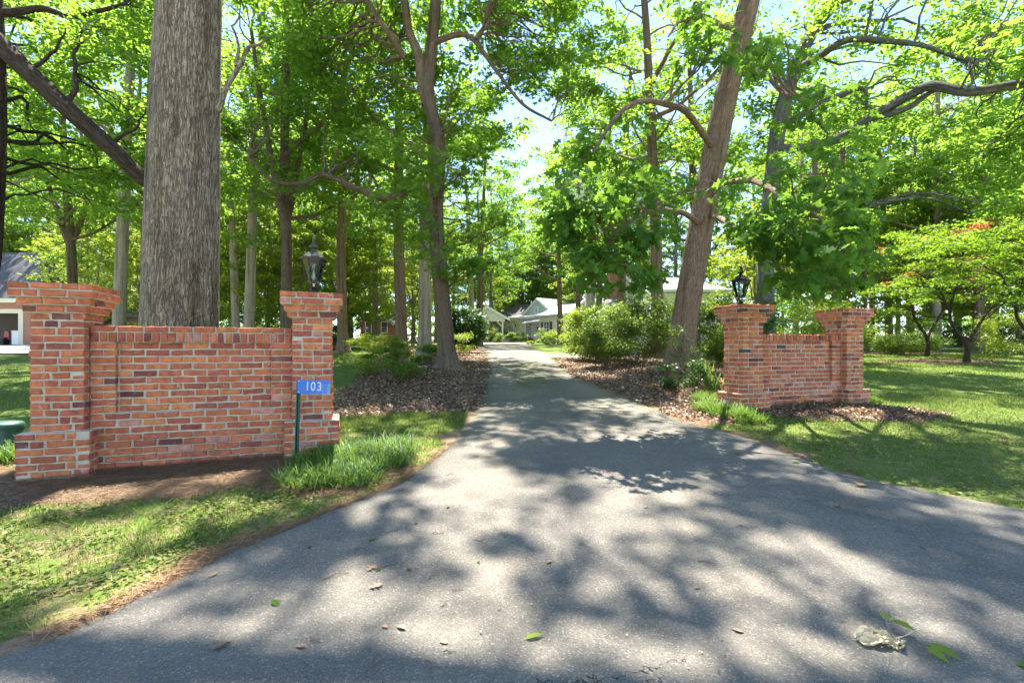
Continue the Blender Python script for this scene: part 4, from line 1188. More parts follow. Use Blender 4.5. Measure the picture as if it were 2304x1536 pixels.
for k, (px, d, w, h, lm) in enumerate(((775, 26, 2.8, 1.3, LM_dark), (720, 28, 3, 1.6, LM_dark), (660, 30, 3, 1.8, LM_mid), (580, 30, 3.2, 1.6, LM_mid), (2190, 29, 3.2, 1.4, LM_dark), (2090, 30, 3.5, 2.0, LM_mid), (1900, 27, 3.4, 2.2, LM_mid), (1760, 24, 3.0, 2.6, LM_mid), (2260, 31, 3.2, 2.0, LM_mid), (500, 31, 3, 1.7, LM_mid), (310, 30, 3, 1.6, LM_mid))):
    shrub('woodland_shrub', 'leafy shrub in the undergrowth where the lawn meets the woods', px, d, w, h, 2600, .13, lm, seed=260+k, group=GB, tpl=T_RHOMB)
# shrubs by the house
GH = 'foundation shrubs beside the white house'
for k, (px, d, w, h, lm, lab) in enumerate(((1098, 47, 2.0, 1.9, LM_lime, 'sunny yellow-green bush behind the carport'), (1122, 49.5, 2.6, 2.3, LM_lime, 'broad sunlit bush beside the carport post'), (1146, 50, 2.4, 2.6, LM_lime, 'tall sunlit bush against the white house wall'),
        (1120, 45.5, 1.2, 1.0, LM_shrub, 'small round green bush under the carport edge'), (1148, 46, .95, .95, LM_shrub, 'round clipped bush before the tall sunlit bush'), (1158, 47, .7, .6, LM_shrub, 'smallest clipped bush beside the terracotta pots'), (1172, 48, 1.6, 1.0, LM_lime, 'loose pale bush beside the front walk'),
        (1222, 45, 1.2, 1.3, LM_shrub, 'round bush left of the black post'), (1236, 44, 1.4, 1.2, LM_shrub, 'round bush beside the black post'), (1250, 43, 1.6, 1.1, LM_lime, 'bright bush at the end of the house hedge'))):
    shrub('garden_shrub', lab, px, d, w, h, 1500, .1, lm, seed=280+k, group=GH)
shrub('ground_cover', 'low strip of yellow-green ground cover before the house lawn', 1248, 37, 4.6, .38, 2600, .09, LM_lime, seed=299, dep=1.2, flat=.4, cat='plants')

# ---- small Japanese maples on the right lawn
def jmaple(px, d, H, w, label, seed, red=0, lean=0.0):
    r = np.random.default_rng(seed); b = gp(px, d)
    root = empty('japanese_maple', b); tag(root, label, 'maple', 'small spreading maples on the right lawn')
    f = b+np.array((0, 0, H*.14))
    stems = [([b, f, b+np.array((-.25*w*.4, .1, H*.34)), b+np.array((-.1, .2, H*.62)), b+np.array((.1, .2, H*.9))], .075, .02),
             ([f, f+np.array((.28*w*.4, -.1, H*.2)), f+np.array((w*.32, .1, H*.5))], .05, .015),
             ([b+np.array((-.09*w, .1, H*.36)), b+np.array((-.25*w, -.2, H*.55)), b+np.array((-.45*w, -.3, H*.66))], .04, .012),
             ([b+np.array((0, .1, H*.42)), b+np.array((.2*w, .3, H*.6)), b+np.array((.4*w, .3, H*.78))], .035, .012)]
    cl = []
    for k in range(58):
        a = r.uniform(0, 6.28); q = math.sqrt(r.uniform(0, 1)); z = H*r.uniform(.45, 1.02)
        ww = w*.5*(1.15-.5*abs(z/H-.65)/.4)
        cl.append((b+np.array((math.cos(a)*q*ww+lean*z, math.sin(a)*q*ww, z-.25*q*q*H*.3)), .5*r.uniform(.7, 1.3), 170))
    build_tree(root, stems, cl, LM_maple, BK_dark, .085, T_STAR, seed, 1.5, 12, .16, .1, 14, False, .28, seg=16)
    if red:
        cl2 = [(c+np.array((-.2, -.5, .1)), .4, 85) for c, _, _ in cl if c[1] < b[1]+.4][:red]
        me, _, _ = crown_mesh('red_foliage', [(c-b, q, n) for c, q, n in cl2], seed+5, .08, T_STAR, .3)
        obj('red_foliage', me, LM_red, root)['kind'] = 'stuff'
jmaple(2176, 15.0, 4.3, 4.6, 'spreading small maple with forked dark stem in the mulch ring', 301, 0)
jmaple(2330, 14.2, 4.4, 4.4, 'spreading small maple at the right end of the mulch ring', 302, 0)
jmaple(2085, 18.0, 4.7, 4.4, 'small maple with patches of red leaves behind the dark green mound', 303, 18)

# cut pole stump among the shrubs
b = gp(1323, 17.6)
root = empty('wooden_post', b); tag(root, 'pale sawn wooden post standing up out of the tall shrubs', 'post')
V, Q, U = tube(np.array([b*0+(0,0,-.2), (0,0,1.2), (0.0,0,2.62), (0,0,2.64)]), np.array((.12,.115,.11,.001)), 14)
obj('shaft', mesh_arr('shaft', V, Q, U, False), BK_tan, root)

# ------------------------------------------------------------------ strap-leaved plants
def strap_plant(name, label, spots, n, Lm, wid, mat, seed, cat='plant', up=.9, group=None):
    """spots: list of (x, y, rx, ry).  arching blades"""
    r = np.random.default_rng(seed)
    x0 = np.mean([s[0] for s in spots]); y0 = np.mean([s[1] for s in spots])
    root = empty(name, (x0, y0, float(gz(x0, y0)))); tag(root, label, cat, group)
    base = np.array(root.location); Vs = []; SEG = 5
    w_ = np.array([s[2]*s[3] for s in spots]); w_ = w_/w_.sum()
    si = r.choice(len(spots), n, p=w_)
    sp = np.array(spots)[si]
    a = r.uniform(0, 6.28, n); q = np.sqrt(r.uniform(0, 1, n))
    bx = sp[:, 0]+np.cos(a)*q*sp[:, 2]; by = sp[:, 1]+np.sin(a)*q*sp[:, 3]
    bz = gz(bx, by)
    az_ = r.uniform(0, 6.28, n)*.75+a*.25
    Ln = Lm*r.uniform(.55, 1.15, n); bend = r.uniform(.5, 1.6, n)*(1.0/up); th0 = r.uniform(.02, .4, n)
    t_ = np.linspace(0, 1, SEG+1)
    px_ = np.zeros((n, SEG+1)); pz_ = np.zeros((n, SEG+1))
    for k in range(1, SEG+1):
        th = th0+bend*t_[k]
        px_[:, k] = px_[:, k-1]+np.sin(th)*Ln/SEG; pz_[:, k] = pz_[:, k-1]+np.cos(th)*Ln/SEG
    X = bx[:, None]+np.cos(az_)[:, None]*px_; Y = by[:, None]+np.sin(az_)[:, None]*px_; Z = bz[:, None]+np.maximum(pz_, .015)-.01
    wv = wid*(1-t_**2.2)*.5+.0006
    sx, sy = -np.sin(az_)[:, None]*wv[None], np.cos(az_)[:, None]*wv[None]
    A = np.stack([X-sx, Y-sy, Z], -1); B = np.stack([X+sx, Y+sy, Z], -1)
    V = np.stack([A, B], 2).reshape(-1, 3)-base
    o = np.arange(n)[:, None]*(2*(SEG+1))+np.arange(SEG)[None]*2
    Fq = np.stack([o, o+1, o+3, o+2], -1).reshape(-1, 4)
    obj('foliage', mesh_arr('foliage', V, Fq), mat, root)['kind'] = 'stuff'
    return root
def gpy(px, py):
    """ground point under a photo pixel"""
    d = 1.5
    for _ in range(400):
        x = (px-CX)/F*d
        if EYE+(HY-py)/F*d <= float(gz(x, d)): break
        d *= 1.01
    return (x, d)
def spots_px(lst):
    out = []
    for px, py, rx, ry in lst:
        x, y = gpy(px, py); out.append((x, y, rx, ry))
    return out
strap_plant('lily_turf', 'thick clump of lily turf at the foot of the house number sign', spots_px([(700, 1090, .27, .2), (780, 1085, .3, .22), (850, 1045, .32, .28), (780, 1030, .35, .28), (890, 1020, .22, .25), (720, 1050, .25, .2)]), 3800, .25, .009, LM_strap, 401, 'lily turf')
strap_plant('lily_turf', 'pale sunlit lily turf at the foot of the right lantern pillar', spots_px([(1600, 925, .25, .25), (1650, 938, .32, .25), (1690, 950, .2, .15), (1590, 905, .2, .25)]), 2200, .24, .009, LM_strap, 402, 'lily turf')
strap_plant('lily_turf', 'small tuft of lily turf behind the green utility pedestal', spots_px([(10, 1040, .2, .15), (40, 1030, .12, .1)]), 420, .26, .009, LM_strap, 403, 'lily turf')
x, y = gpy(1612, 885); strap_plant('iris_plant', 'sword-leaved iris against the right lantern pillar', [(x, y+.1, .16, .1)], 34, .62, .032, LM_strap, 404, 'iris', 2.2)
x, y = gpy(1965, 905); strap_plant('lily_turf', 'tiny grass tuft at the corner of the outer lawn pillar', [(x, y, .1, .1)], 160, .16, .008, LM_strap, 405, 'lily turf')

# ------------------------------------------------------------------ far wood closing the view
r = np.random.default_rng(555); cl = []
for k in range(420):
    a = r.uniform(-1.05, 1.05); d = r.uniform(72, 112); x = math.tan(a*.86)*d*.95
    hgt = 11+4*math.sin(x*.11)+3*math.sin(x*.29+1)
    if abs(x/d) < .12: hgt *= .62
    z = float(gz0(d))+hgt*r.uniform(.03, 1.0)
    cl.append((np.array((x, d, z)), r.uniform(2.2, 3.6), 110))
me, _, _ = crown_mesh('far_wood', cl, 556, .75, T_RHOMB, .7, 0, 12, .6)
tag(obj('far_wood', me, LM_far), 'distant mass of woodland closing the view behind everything', 'woodland', None, 'stuff')
# ------------------------------------------------------------------ houses
M_white = simple('white_paint', (.84,.83,.79), .55, 0, 3, .05)
M_trim = simple('white_trim', (.82,.81,.78), .5)
M_shut = simple('shutter_dark', (.06,.07,.085), .5)
M_pane = simple('window_glass', (.07,.1,.1), .08)
M_terra = simple('terracotta', (.42,.13,.06), .8)
M_black = simple('black_paint', (.015,.015,.016), .5)
M_conc = simple('concrete', (.36,.34,.31), .9, 0, 4, .15)
def siding_mat(name, col, pitch, vertical=False):
    m, nt, b = new_mat(name); co = objco(nt); sx = N(nt, 'ShaderNodeSeparateXYZ'); nt.links.new(co, sx.inputs[0])
    v = sx.outputs[0] if vertical else sx.outputs[2]
    fr = math_n(nt, 'FRACT', math_n(nt, 'DIVIDE', v, pitch))
    n1 = noise(nt, co, 2.5, 4, .6); r = ramp(nt, [(.3, tuple(c*.92 for c in col)), (.7, col)]); nt.links.new(n1, r.inputs[0])
    nt.links.new(r.outputs[0], b.inputs['Base Color']); b.inputs['Roughness'].default_value = .6
    bump(nt, b, fr, 1.0, .03); return m
M_sid = siding_mat('white_siding', (.85,.85,.81), .16)
M_bb = siding_mat('green_board_batten', (.44,.54,.45), .3, True)
def shingle_mat(name, a, c):
    m, nt, b = new_mat(name); co = objco(nt)
    n1 = noise(nt, co, 9, 5, .7); n2 = noise(nt, co, .7, 3, .6)
    r = ramp(nt, [(.3, a), (.7, c)]); nt.links.new(math_n(nt, 'ADD', math_n(nt, 'MULTIPLY', n1, .7), math_n(nt, 'MULTIPLY', n2, .3)), r.inputs[0])
    nt.links.new(r.outputs[0], b.inputs['Base Color']); b.inputs['Roughness'].default_value = .9
    sx = N(nt, 'ShaderNodeSeparateXYZ'); nt.links.new(co, sx.inputs[0]); fr = math_n(nt, 'FRACT', math_n(nt, 'DIVIDE', sx.outputs[2], .09)); bump(nt, b, fr, .8, .02)
    return m
M_roof_d = shingle_mat('shingle_dark', (.05,.047,.05), (.11,.1,.1))
M_roof_g = shingle_mat('shingle_grey', (.16,.165,.18), (.3,.3,.31))
M_roof_m = simple('roof_pale', (.5,.51,.52), .45, 0, 2, .12)
def farbrick_mat(name, a, c, mo=(.45,.4,.33)):
    m, nt, b = new_mat(name); tc = nt.nodes.new('ShaderNodeTexCoord')
    bt_ = N(nt, 'ShaderNodeTexBrick'); sx = N(nt, 'ShaderNodeSeparateXYZ'); nt.links.new(tc.outputs['Object'], sx.inputs[0])
    cm = N(nt, 'ShaderNodeCombineXYZ'); nt.links.new(math_n(nt, 'ADD', sx.outputs[0], sx.outputs[1]), cm.inputs[0]); nt.links.new(sx.outputs[2], cm.inputs[1])
    nt.links.new(cm.outputs[0], bt_.inputs[0]); bt_.inputs['Color1'].default_value = (*a, 1); bt_.inputs['Color2'].default_value = (*c, 1); bt_.inputs['Mortar'].default_value = (*mo, 1)
    bt_.inputs['Scale'].default_value = 1.0; bt_.inputs['Brick Width'].default_value = .21; bt_.inputs['Row Height'].default_value = .072; bt_.inputs['Mortar Size'].default_value = .006
    nt.links.new(bt_.outputs[0], b.inputs['Base Color']); b.inputs['Roughness'].default_value = .9; return m
M_fbrick = farbrick_mat('far_brick', (.36,.13,.07), (.26,.1,.065))
M_fbrick2 = farbrick_mat('far_brick_orange', (.5,.17,.08), (.42,.14,.07))

def window(parent, x, y, z, w, h, nx, ny, shutters=False, face='y', frame=.09):
    """window on a wall facing -y at (x..x+w); parts of the house"""
    f = MB()
    f.box(x-frame, x, y-.05, y+.03, z-frame, z+h+frame); f.box(x+w, x+w+frame, y-.05, y+.03, z-frame, z+h+frame)
    f.box(x, x+w, y-.048, y+.028, z+h, z+h+frame); f.box(x, x+w, y-.048, y+.028, z-frame, z)
    for i in range(1, nx): f.box(x+w*i/nx-.02, x+w*i/nx+.02, y-.035, y+.0, z, z+h)
    for i in range(1, ny): f.box(x, x+w, y-.033, y-.001, z+h*i/ny-.02, z+h*i/ny+.02)
    wo = f.build('window_frame', M_trim, parent)
    MB().box(x, x+w, y-.012, y+.01, z, z+h).build('pane', M_pane, wo)
    if shutters:
        for sx_ in (x-frame-.42, x+w+frame+.02): MB().box(sx_, sx_+.4, y-.045, y-.003, z-.05, z+h+.05).build('shutter', M_shut, parent)
    return wo

# --- carport
d = 47.5; x0 = (1054-CX)/F*d; z0 = float(gz(-2, d)); W = 3.85
root = empty('carport', (x0, d, z0), 0); tag(root, 'white gabled carport at the end of the driveway', 'carport')
for px_, y_ in ((.35, 0), (W-.5, 0), (.35, 5.2), (W-.5, 5.2)):
    p = MB().box(px_-.08, px_+.08, y_-.08, y_+.08, -.3, 2.1).build('post', M_white, root)
for px_, s, y_ in ((W-.5, -1, 0), (.35, 1, 5.2), (.35, 1, 0), (W-.5, -1, 5.2)):
    MB().bar((px_, y_+.004, 1.5), (px_+s*.55, y_+.004, 2.1), .09).build('brace', M_white, root)
gab = [(-.1, 2.1), (W+.0, 2.1), (W*.5-.05, 3.5)]
MB().prism([(.1, 2.1), (W-.25, 2.1), (W-.25, 2.42), (W*.5-.05, 3.35), (.1, 2.42)], -.05, .02).build('gable', M_sid, root)
MB().box(.2, W-.35, .03, 5.3, 2.12, 2.2).build('ceiling', M_white, root)
rf = MB()
for s in (-1, 1):
    xa = W*.5-.05; xe = xa+s*(W*.5+.25)
    rf.prism([(xa, 3.52), (xe, 2.26), (xe, 2.36), (xa, 3.62)] if s > 0 else [(xe, 2.26), (xa, 3.52), (xa, 3.62), (xe, 2.36)], -.30, 5.7)
rf.build('roof', M_roof_d, root)
fa = MB()
for s in (-1, 1):
    xa = W*.5-.05; xe = xa+s*(W*.5+.27)
    fa.prism([(xa, 3.36), (xe, 2.1), (xe, 2.34), (xa, 3.6)] if s > 0 else [(xe, 2.1), (xa, 3.36), (xa, 3.6), (xe, 2.34)], -.36, -.305)
fa.build('fascia', M_trim, root)

# --- low white house behind the carport: wall runs obliquely towards the viewer
A = np.array(((1135-CX)/F*60, 60.0)); B = np.array(((1234-CX)/F*53, 53.0)); dd = B-A; LH = float(np.linalg.norm(dd)); ang = math.atan2(dd[1], dd[0])
zh = float(gz(1.5, 55))-.05
root = empty('white_house', (A[0], A[1], zh), ang); tag(root, 'low white clapboard house with green gable beyond the carport', 'house')
MB().box(0, LH, 0, 7, -.4, 2.75).build('wall', M_sid, root)
MB().prism([(-.4, 2.75), (LH+.25, 2.75), (LH+.25, 2.97), (-.4, 2.97)], -.55, -.001).build('fascia', M_trim, root)
rf = MB().add([(-.4,-.5,2.96), (LH+.25,-.5,2.96), (LH+.25,3.2,3.6), (-.4,3.2,3.6), (-.4,-.5,3.0), (LH+.25,-.5,3.0), (LH+.25,3.2,3.66), (-.4,3.2,3.66)], [(0,3,2,1),(4,5,6,7),(0,1,5,4),(1,2,6,5),(2,3,7,6),(3,0,4,7)]).build('roof', M_roof_m, root)
gx0, gx1 = LH*.36, LH*.98; gm = (gx0+gx1)/2
MB().prism([(gx0, 3.1), (gx1, 3.1), (gm, 4.85)], .62, .70).build('gable', M_bb, root)
g2 = MB()
for s in (-1, 1):
    xe = gm+s*(gx1-gx0)/2*1.14
    g2.prism([(gm, 4.86), (xe, 2.98), (xe, 3.2), (gm, 5.08)] if s > 0 else [(xe, 2.98), (gm, 4.86), (gm, 5.08), (xe, 3.2)], .5, .6)
g2.build('gable_trim', M_trim, root)
r2 = MB()
for s in (-1, 1):
    xe = gm+s*(gx1-gx0)/2*1.14
    r2.prism([(gm, 5.0), (xe, 3.12), (xe, 3.22), (gm, 5.12)] if s > 0 else [(xe, 3.12), (gm, 5.0), (gm, 5.12), (xe, 3.22)], .61, 8)
r2.build('gable_roof', M_roof_m, root)
v = MB().box(gm-.32, gm+.32, .52, .6, 3.2, 4.15).build('louvre_vent', M_trim, root)
for k in range(6): MB().box(gm-.2, gm+.2, .505, .519, 3.32+k*.13, 3.38+k*.13).build('louvre', M_shut, v)
window(root, LH*.53, 0, .45, .95, 1.75, 4, 6)
window(root, LH*.12, 0, .2, .9, 1.9, 3, 5)
dr = MB().box(LH*.86, LH*.96, -.03, .02, -.1, 2.05).build('door', M_shut, root); MB().box(LH*.94, LH*.95, -.06, -.03, .95, 1.05).build('handle', M_steel, dr)
aw = MB().add([(LH*.62,-.02,2.55), (LH*.99,-.02,2.65), (LH*.97,-1.25,2.28), (LH*.6,-1.25,2.18), (LH*.62,-.02,2.5), (LH*.99,-.02,2.6), (LH*.97,-1.25,2.22), (LH*.6,-1.25,2.12)], [(0,1,2,3),(7,6,5,4),(0,4,5,1),(1,5,6,2),(2,6,7,3),(3,7,4,0)])
aw.bar((LH*.66, -.02, 1.75), (LH*.66, -1.1, 2.17), .05); aw.bar((LH*.92, -.02, 1.75), (LH*.92, -1.1, 2.22), .05)
aw.build('door_canopy', M_trim, root)
MB().lathe([(.03,-.12), (.09,-.1), (.1,.1), (.04,.2)], 8, (LH*.79, -.1, 1.55)).build('wall_lamp', M_black, root)
MB().lathe([(.03,-.12), (.09,-.1), (.1,.1), (.04,.2)], 8, (LH*.29, -.1, 2.0)).build('wall_lamp', M_iron, root)
MB().bar((LH*.395, -.04, .0), (LH*.395, -.04, 2.75), .07).build('downpipe', M_trim, root)
MB().box(LH-.02, LH+.16, -.6, -.42, -.2, 2.75).build('corner_post', M_trim, root)
# projecting right wing
rw = MB().box(LH+.2, LH+5.5, -1.4, 5, -.4, 2.62).build('wing_wall', M_sid, root)
window(root, LH+1.0, -1.4, .7, .8, 1.35, 2, 4, True)
MB().add([(LH-.1,-1.9,2.6), (LH+5.9,-1.9,2.6), (LH+5.9,1.8,4.0), (LH-.1,1.8,4.0), (LH-.1,-1.9,2.8), (LH+5.9,-1.9,2.8), (LH+5.9,1.8,4.15), (LH-.1,1.8,4.15)], [(0,3,2,1),(4,5,6,7),(0,1,5,4),(1,2,6,5),(2,3,7,6),(3,0,4,7)]).build('wing_roof', M_roof_m, root)
# left wing with the dark roof
lw = MB().box(-5.2, .02, 1.5, 7.5, -.4, 2.6).build('left_wing_wall', M_sid, root)
window(root, -2.6, 1.5, .8, .9, 1.3, 3, 4, True)
MB().add([(-5.8,1.0,2.55), (.6,1.0,2.55), (-.6,4.4,5.1), (-5.0,4.4,5.1), (-5.8,7.9,2.55), (.6,7.9,2.55)], [(0,1,2,3), (3,2,5,4), (0,3,4), (1,5,2), (0,4,5,1)]).build('left_wing_roof', M_roof_d, root)
# pots, black post
for k, (px_, d_, s) in enumerate(((1188, 50.5, 1.0), (1195, 50.3, 1.0))):
    b = gp(px_, d_); r0 = empty('flower_pot', b); tag(r0, 'terracotta flower pot on the walk by the white house', 'flower pot', 'terracotta pots by the house')
    MB().lathe([(.17*s,0), (.25*s,.42*s), (.28*s,.42*s), (.28*s,.5*s), (.24*s,.5*s), (.22*s,.44*s)], 16).build('pot', M_terra, r0, True)
    MB().lathe([(.22*s,.4*s), (.05,.45*s)], 12).build('soil', M_shut, r0)
b = gp(1255, 42); r0 = empty('lamp_post', b); tag(r0, 'thin black post beside the clipped bushes at the house', 'post')
MB().lathe([(.06,-.2), (.06,1.9), (.03,1.95)], 10).build('shaft', M_black, r0); MB().lathe([(.1,1.9), (.12,1.97), (.06,2.05), (.02,2.12)], 10).build('cap', M_black, r0)

# --- large white house on the right
d = 40.0; xL = (1328-CX)/F*d; xR = (1645-CX)/F*d; W = xR-xL; zg = float(gz(9, d)); e_ = EYE+4.75-zg; rg = EYE+6.3-zg
root = empty('white_house', (xL, d, zg), 0); tag(root, 'large white two-storey house with brick chimney half hidden behind the shrubs', 'house')
xm = W*.42
MB().prism([(0, -.5), (xm, -.5), (xm, e_-.5), (xm*.5, e_+1.45), (0, e_-.6)], 0, 8).build('wall', M_sid, root)
g = MB()
for s in (-1, 1):
    a = (xm*.5, e_+1.5); bq = (xm*.5+s*(xm*.5+.4), e_-.9 if s < 0 else e_-.85)
    g.prism([a, bq, (bq[0], bq[1]+.18), (a[0], a[1]+.18)] if s > 0 else [bq, a, (a[0], a[1]+.18), (bq[0], bq[1]+.18)], -.4, 8.4)
g.build('roof', M_roof_m, root)
gt = MB()
for s in (-1, 1):
    a = (xm*.5, e_+1.32); bq = (xm*.5+s*(xm*.5+.42), e_-1.08)
    gt.prism([a, bq, (bq[0], bq[1]+.22), (a[0], a[1]+.22)] if s > 0 else [bq, a, (a[0], a[1]+.22), (bq[0], bq[1]+.22)], -.46, -.405)
gt.build('fascia', M_trim, root)
ch = MB().box(W*.125, W*.125+.78, -.7, -.002, -.5, e_+2.3).build('chimney', M_fbrick, root)
MB().box(W*.125-.08, W*.125+.86, -.78, .06, e_+2.302, e_+2.5).build('chimney_cap', M_fbrick, ch)
window(root, W*.40-.6, 0, e_-2.3, .9, 1.5, 2, 2)
MB().box(xm+.002, W-.9, .6, 8, -.5, e_-.05).build('right_wall', M_sid, root)
window(root, W*.55, .6, e_-2.5, .9, 1.5, 2, 2); window(root, W*.84, .6, e_-2.5, .8, 1.5, 2, 2, True)
MB().box(xm+.35, W+.3, -.1, .0, e_-.05, e_+.2).build('right_fascia', M_trim, root)
MB().add([(xm+.3,-.2,e_+.15), (W+.4,-.2,e_+.15), (W+.4,8.4,e_+.15), (xm+.3,8.4,e_+.15), (xm+.3,4,e_+1.75), (W-3.2,4,e_+1.75)], [(0,1,5,4), (1,2,5), (2,3,4,5), (0,4,3), (0,3,2,1)]).build('right_roof', M_roof_m, root)
MB().box(W-.2, W+.05, -.05, .2, -.5, e_-.06).build('porch_column', M_trim, root)
MB().box(W-.9, W+.2, .1, .6, e_-3.1, e_-3.0).build('porch_floor', M_trim, root)
# lower front wing with grey shingles
MB().box(-.2, xm-.4, -3.6, -.003, -.5, EYE+2.5-zg).build('front_wing_wall', M_sid, root)
q = EYE+2.55-zg; q2 = EYE+4.1-zg
MB().add([(-.6,-4.0,q), (xm+.1,-4.0,q), (xm-.6,-.80,q2), (-.2,-.80,q2), (-.6,-4.0,q-.12), (xm+.1,-4.0,q-.12), (xm-.6,-.80,q2-.12), (-.2,-.80,q2-.12)], [(0,1,2,3),(7,6,5,4),(0,4,5,1),(1,5,6,2),(2,6,7,3),(3,7,4,0)]).build('front_wing_roof', M_roof_g, root)
MB().lathe([(.05,0), (.05,.5)], 10, (xm*.42, -1.6, q2-.35)).build('vent_pipe', M_shut, root)

# --- brick garage beyond the left lawn
d = 34.0; zg = float(gz(-36, d)); xR = (66-CX)/F*d
root = empty('brick_garage', (xR, d, zg), math.radians(0)); tag(root, 'brick garage with open door and dark hip roof beyond the left lawn', 'garage')
M_cream = simple('cream_trim', (.62,.55,.38), .5)
MB().box(-.55, .75, 0, .25, -.4, 3.1).build('front_pier', M_fbrick, root)
MB().box(-5.6, -.551, 0, .25, 2.35, 3.1).build('lintel_wall', M_fbrick, root)
MB().box(-7, -5.6, 0, .25, -.4, 3.1).build('front_pier', M_fbrick, root)
MB().box(.5, .75, .26, 7, -.4, 3.1).build('side_wall', M_fbrick, root)
MB().box(-7, .5, 6.8, 7.05, -.4, 3.1).build('back_wall', simple('garage_plaster', (.62,.6,.55), .8), root)
MB().box(-7.25, -7.001, .26, 7.05, -.4, 3.1).build('side_wall', bpy.data.materials['garage_plaster'], root)
MB().box(-7, .499, .26, 6.8, 2.9, 2.98).build('ceiling', M_white, root)
MB().box(-7, .499, -.3, 6.79, -.3, -.02+.05).build('floor', M_conc, root)
f = MB(); f.box(-.75, -.40, -.04, -.002, .0, 2.55); f.box(-5.6, -.751, -.04, -.002, 2.25, 2.55); f.build('door_frame', M_cream, root)
MB().box(-.95, -.88, .3, .36, 0.06, 2.2).build('door_track', M_steel, root)
w = MB().box(-3.4, -2.0, 6.74, 6.795, 1.1, 2.1).build('back_window', M_trim, root)
MB().box(-3.3, -2.1, 6.72, 6.739, 1.18, 2.02).build('pane', simple('bright_pane', (.5,.6,.5), .1), w)
MB().box(-7.5, 1.15, -.55, -.5, 2.95, 3.3).build('fascia', M_cream, root)
MB().box(-7.5, 1.15, -.5, .0, 3.1, 3.14).build('soffit', M_cream, root)
MB().add([(-9,-.6,3.25), (1.25,-.6,3.25), (1.25,7.6,3.25), (-9,7.6,3.25), (-5.6,3.5,7.2), (-2.1,3.5,7.2)], [(0,1,5,4), (1,2,5), (2,3,4,5), (0,4,3), (0,3,2,1)]).build('roof', M_roof_d, root)
def gthing(name, label, cat, x, y, z):
    return tag(empty(name, (xR+x, d+y, zg+z)), label, cat)
t_ = gthing('storage_box', 'white chest box inside the open brick garage', 'box', -1.75, 1.4, .05)
MB().box(-.55, .5, -.4, .4, 0, .95).build('body', M_white, t_, bevel=.03); MB().box(-.57, .52, -.42, .42, .952, 1.03).build('lid', M_trim, t_, bevel=.02)
t_ = gthing('cardboard_box', 'brown box on the white chest in the garage', 'box', -1.6, 1.5, 1.085)
M_card = simple('cardboard', (.4,.25,.12), .85, 0, 8, .1)
MB().box(-.45, .35, -.25, .25, 0, .26).build('body', M_card, t_); MB().box(-.46, -.06, -.26, .26, .262, .275).build('flap', M_card, t_); MB().box(-.04, .36, -.26, .26, .262, .275).build('flap', M_card, t_)
t_ = gthing('motor_scooter', 'dark red scooter parked inside the open brick garage', 'scooter', -2.75, 1.5, .05)
M_redp = simple('red_paint', (.3,.02,.02), .3)
for yy in (-.45, .55):
    wh = MB().lathe([(.12,-.06), (.24,-.06), (.27,0), (.24,.06), (.12,.06)], 20).build('wheel', M_black, t_); wh.location = (0, yy, .27); wh.rotation_euler = (0, math.pi/2, 0)
    MB().lathe([(.03,-.05), (.12,-.03), (.12,.03), (.03,.05)], 12).build('rim', M_steel, wh)
MB().prism([(-.17,.3), (.17,.3), (.2,.62), (.1,.85), (-.1,.85), (-.2,.62)], .1, .8).build('body', M_redp, t_, bevel=.03)
MB().prism([(-.2,.35), (.2,.35), (.16,1.0), (-.16,1.0)], -.42, -.32).build('front_shield', M_redp, t_, bevel=.02)
MB().box(-.14, .14, .05, .8, .855, .93).build('seat', M_black, t_, bevel=.03); MB().bar((-.33,-.38,1.1), (.33,-.38,1.1), .04).build('handlebar', M_black, t_)
MB().bar((0,-.37,.95), (0,-.37,1.1), .05).build('steering_stem', M_black, t_)
tag(obj('garage_drive', grid_mesh('garage_drive', np.linspace(-46, -19.5, 20), np.linspace(19.5, 33.7, 16), lambda X, Y: gz0(Y)+.05)[0], M_conc), kind='structure')
# neighbour's roof glimpsed behind the oak
b = gp(300, 40); root = empty('grey_roofed_shed', b); tag(root, 'grey-roofed outbuilding glimpsed left of the massive oak', 'shed')
MB().box(-1.4, 1.6, 0, 4, -.3, 2.2).build('wall', M_fbrick, root); MB().add([(-1.8,-.3,2.15), (2,-.3,2.15), (2,4.3,2.15), (-1.8,4.3,2.15), (.2,1,3.6), (.2,3,3.6)], [(0,1,4), (1,2,5,4), (2,3,5), (3,0,4,5), (0,3,2,1)]).build('roof', M_roof_g, root)
# --- orange brick neighbour house
d = 46; b = gp(846, d); b[2] = gz0(d)
root = empty('brick_house', b); tag(root, 'orange brick gabled house seen through the trees beyond the left lawn', 'house')
zz = EYE+(HY-700)/F*d-b[2]
MB().prism([(-1.5, -.4), (1.3, -.4), (1.3, zz-1.1), (-.1, zz), (-1.5, zz-1.1)], 0, 6).build('wall', M_fbrick2, root)
g = MB()
for s in (-1, 1):
    bq = (-.1+s*1.75, zz-1.35); a = (-.1, zz+.02)
    g.prism([a, bq, (bq[0], bq[1]+.16), (a[0], a[1]+.16)] if s > 0 else [bq, a, (a[0], a[1]+.16), (bq[0], bq[1]+.16)], -.25, 6.2)
g.build('roof', M_trim, root)
window(root, .55, 0, 1.0, .5, .95, 1, 2); window(root, -.95, 0, 1.0, .5, .95, 1, 2)

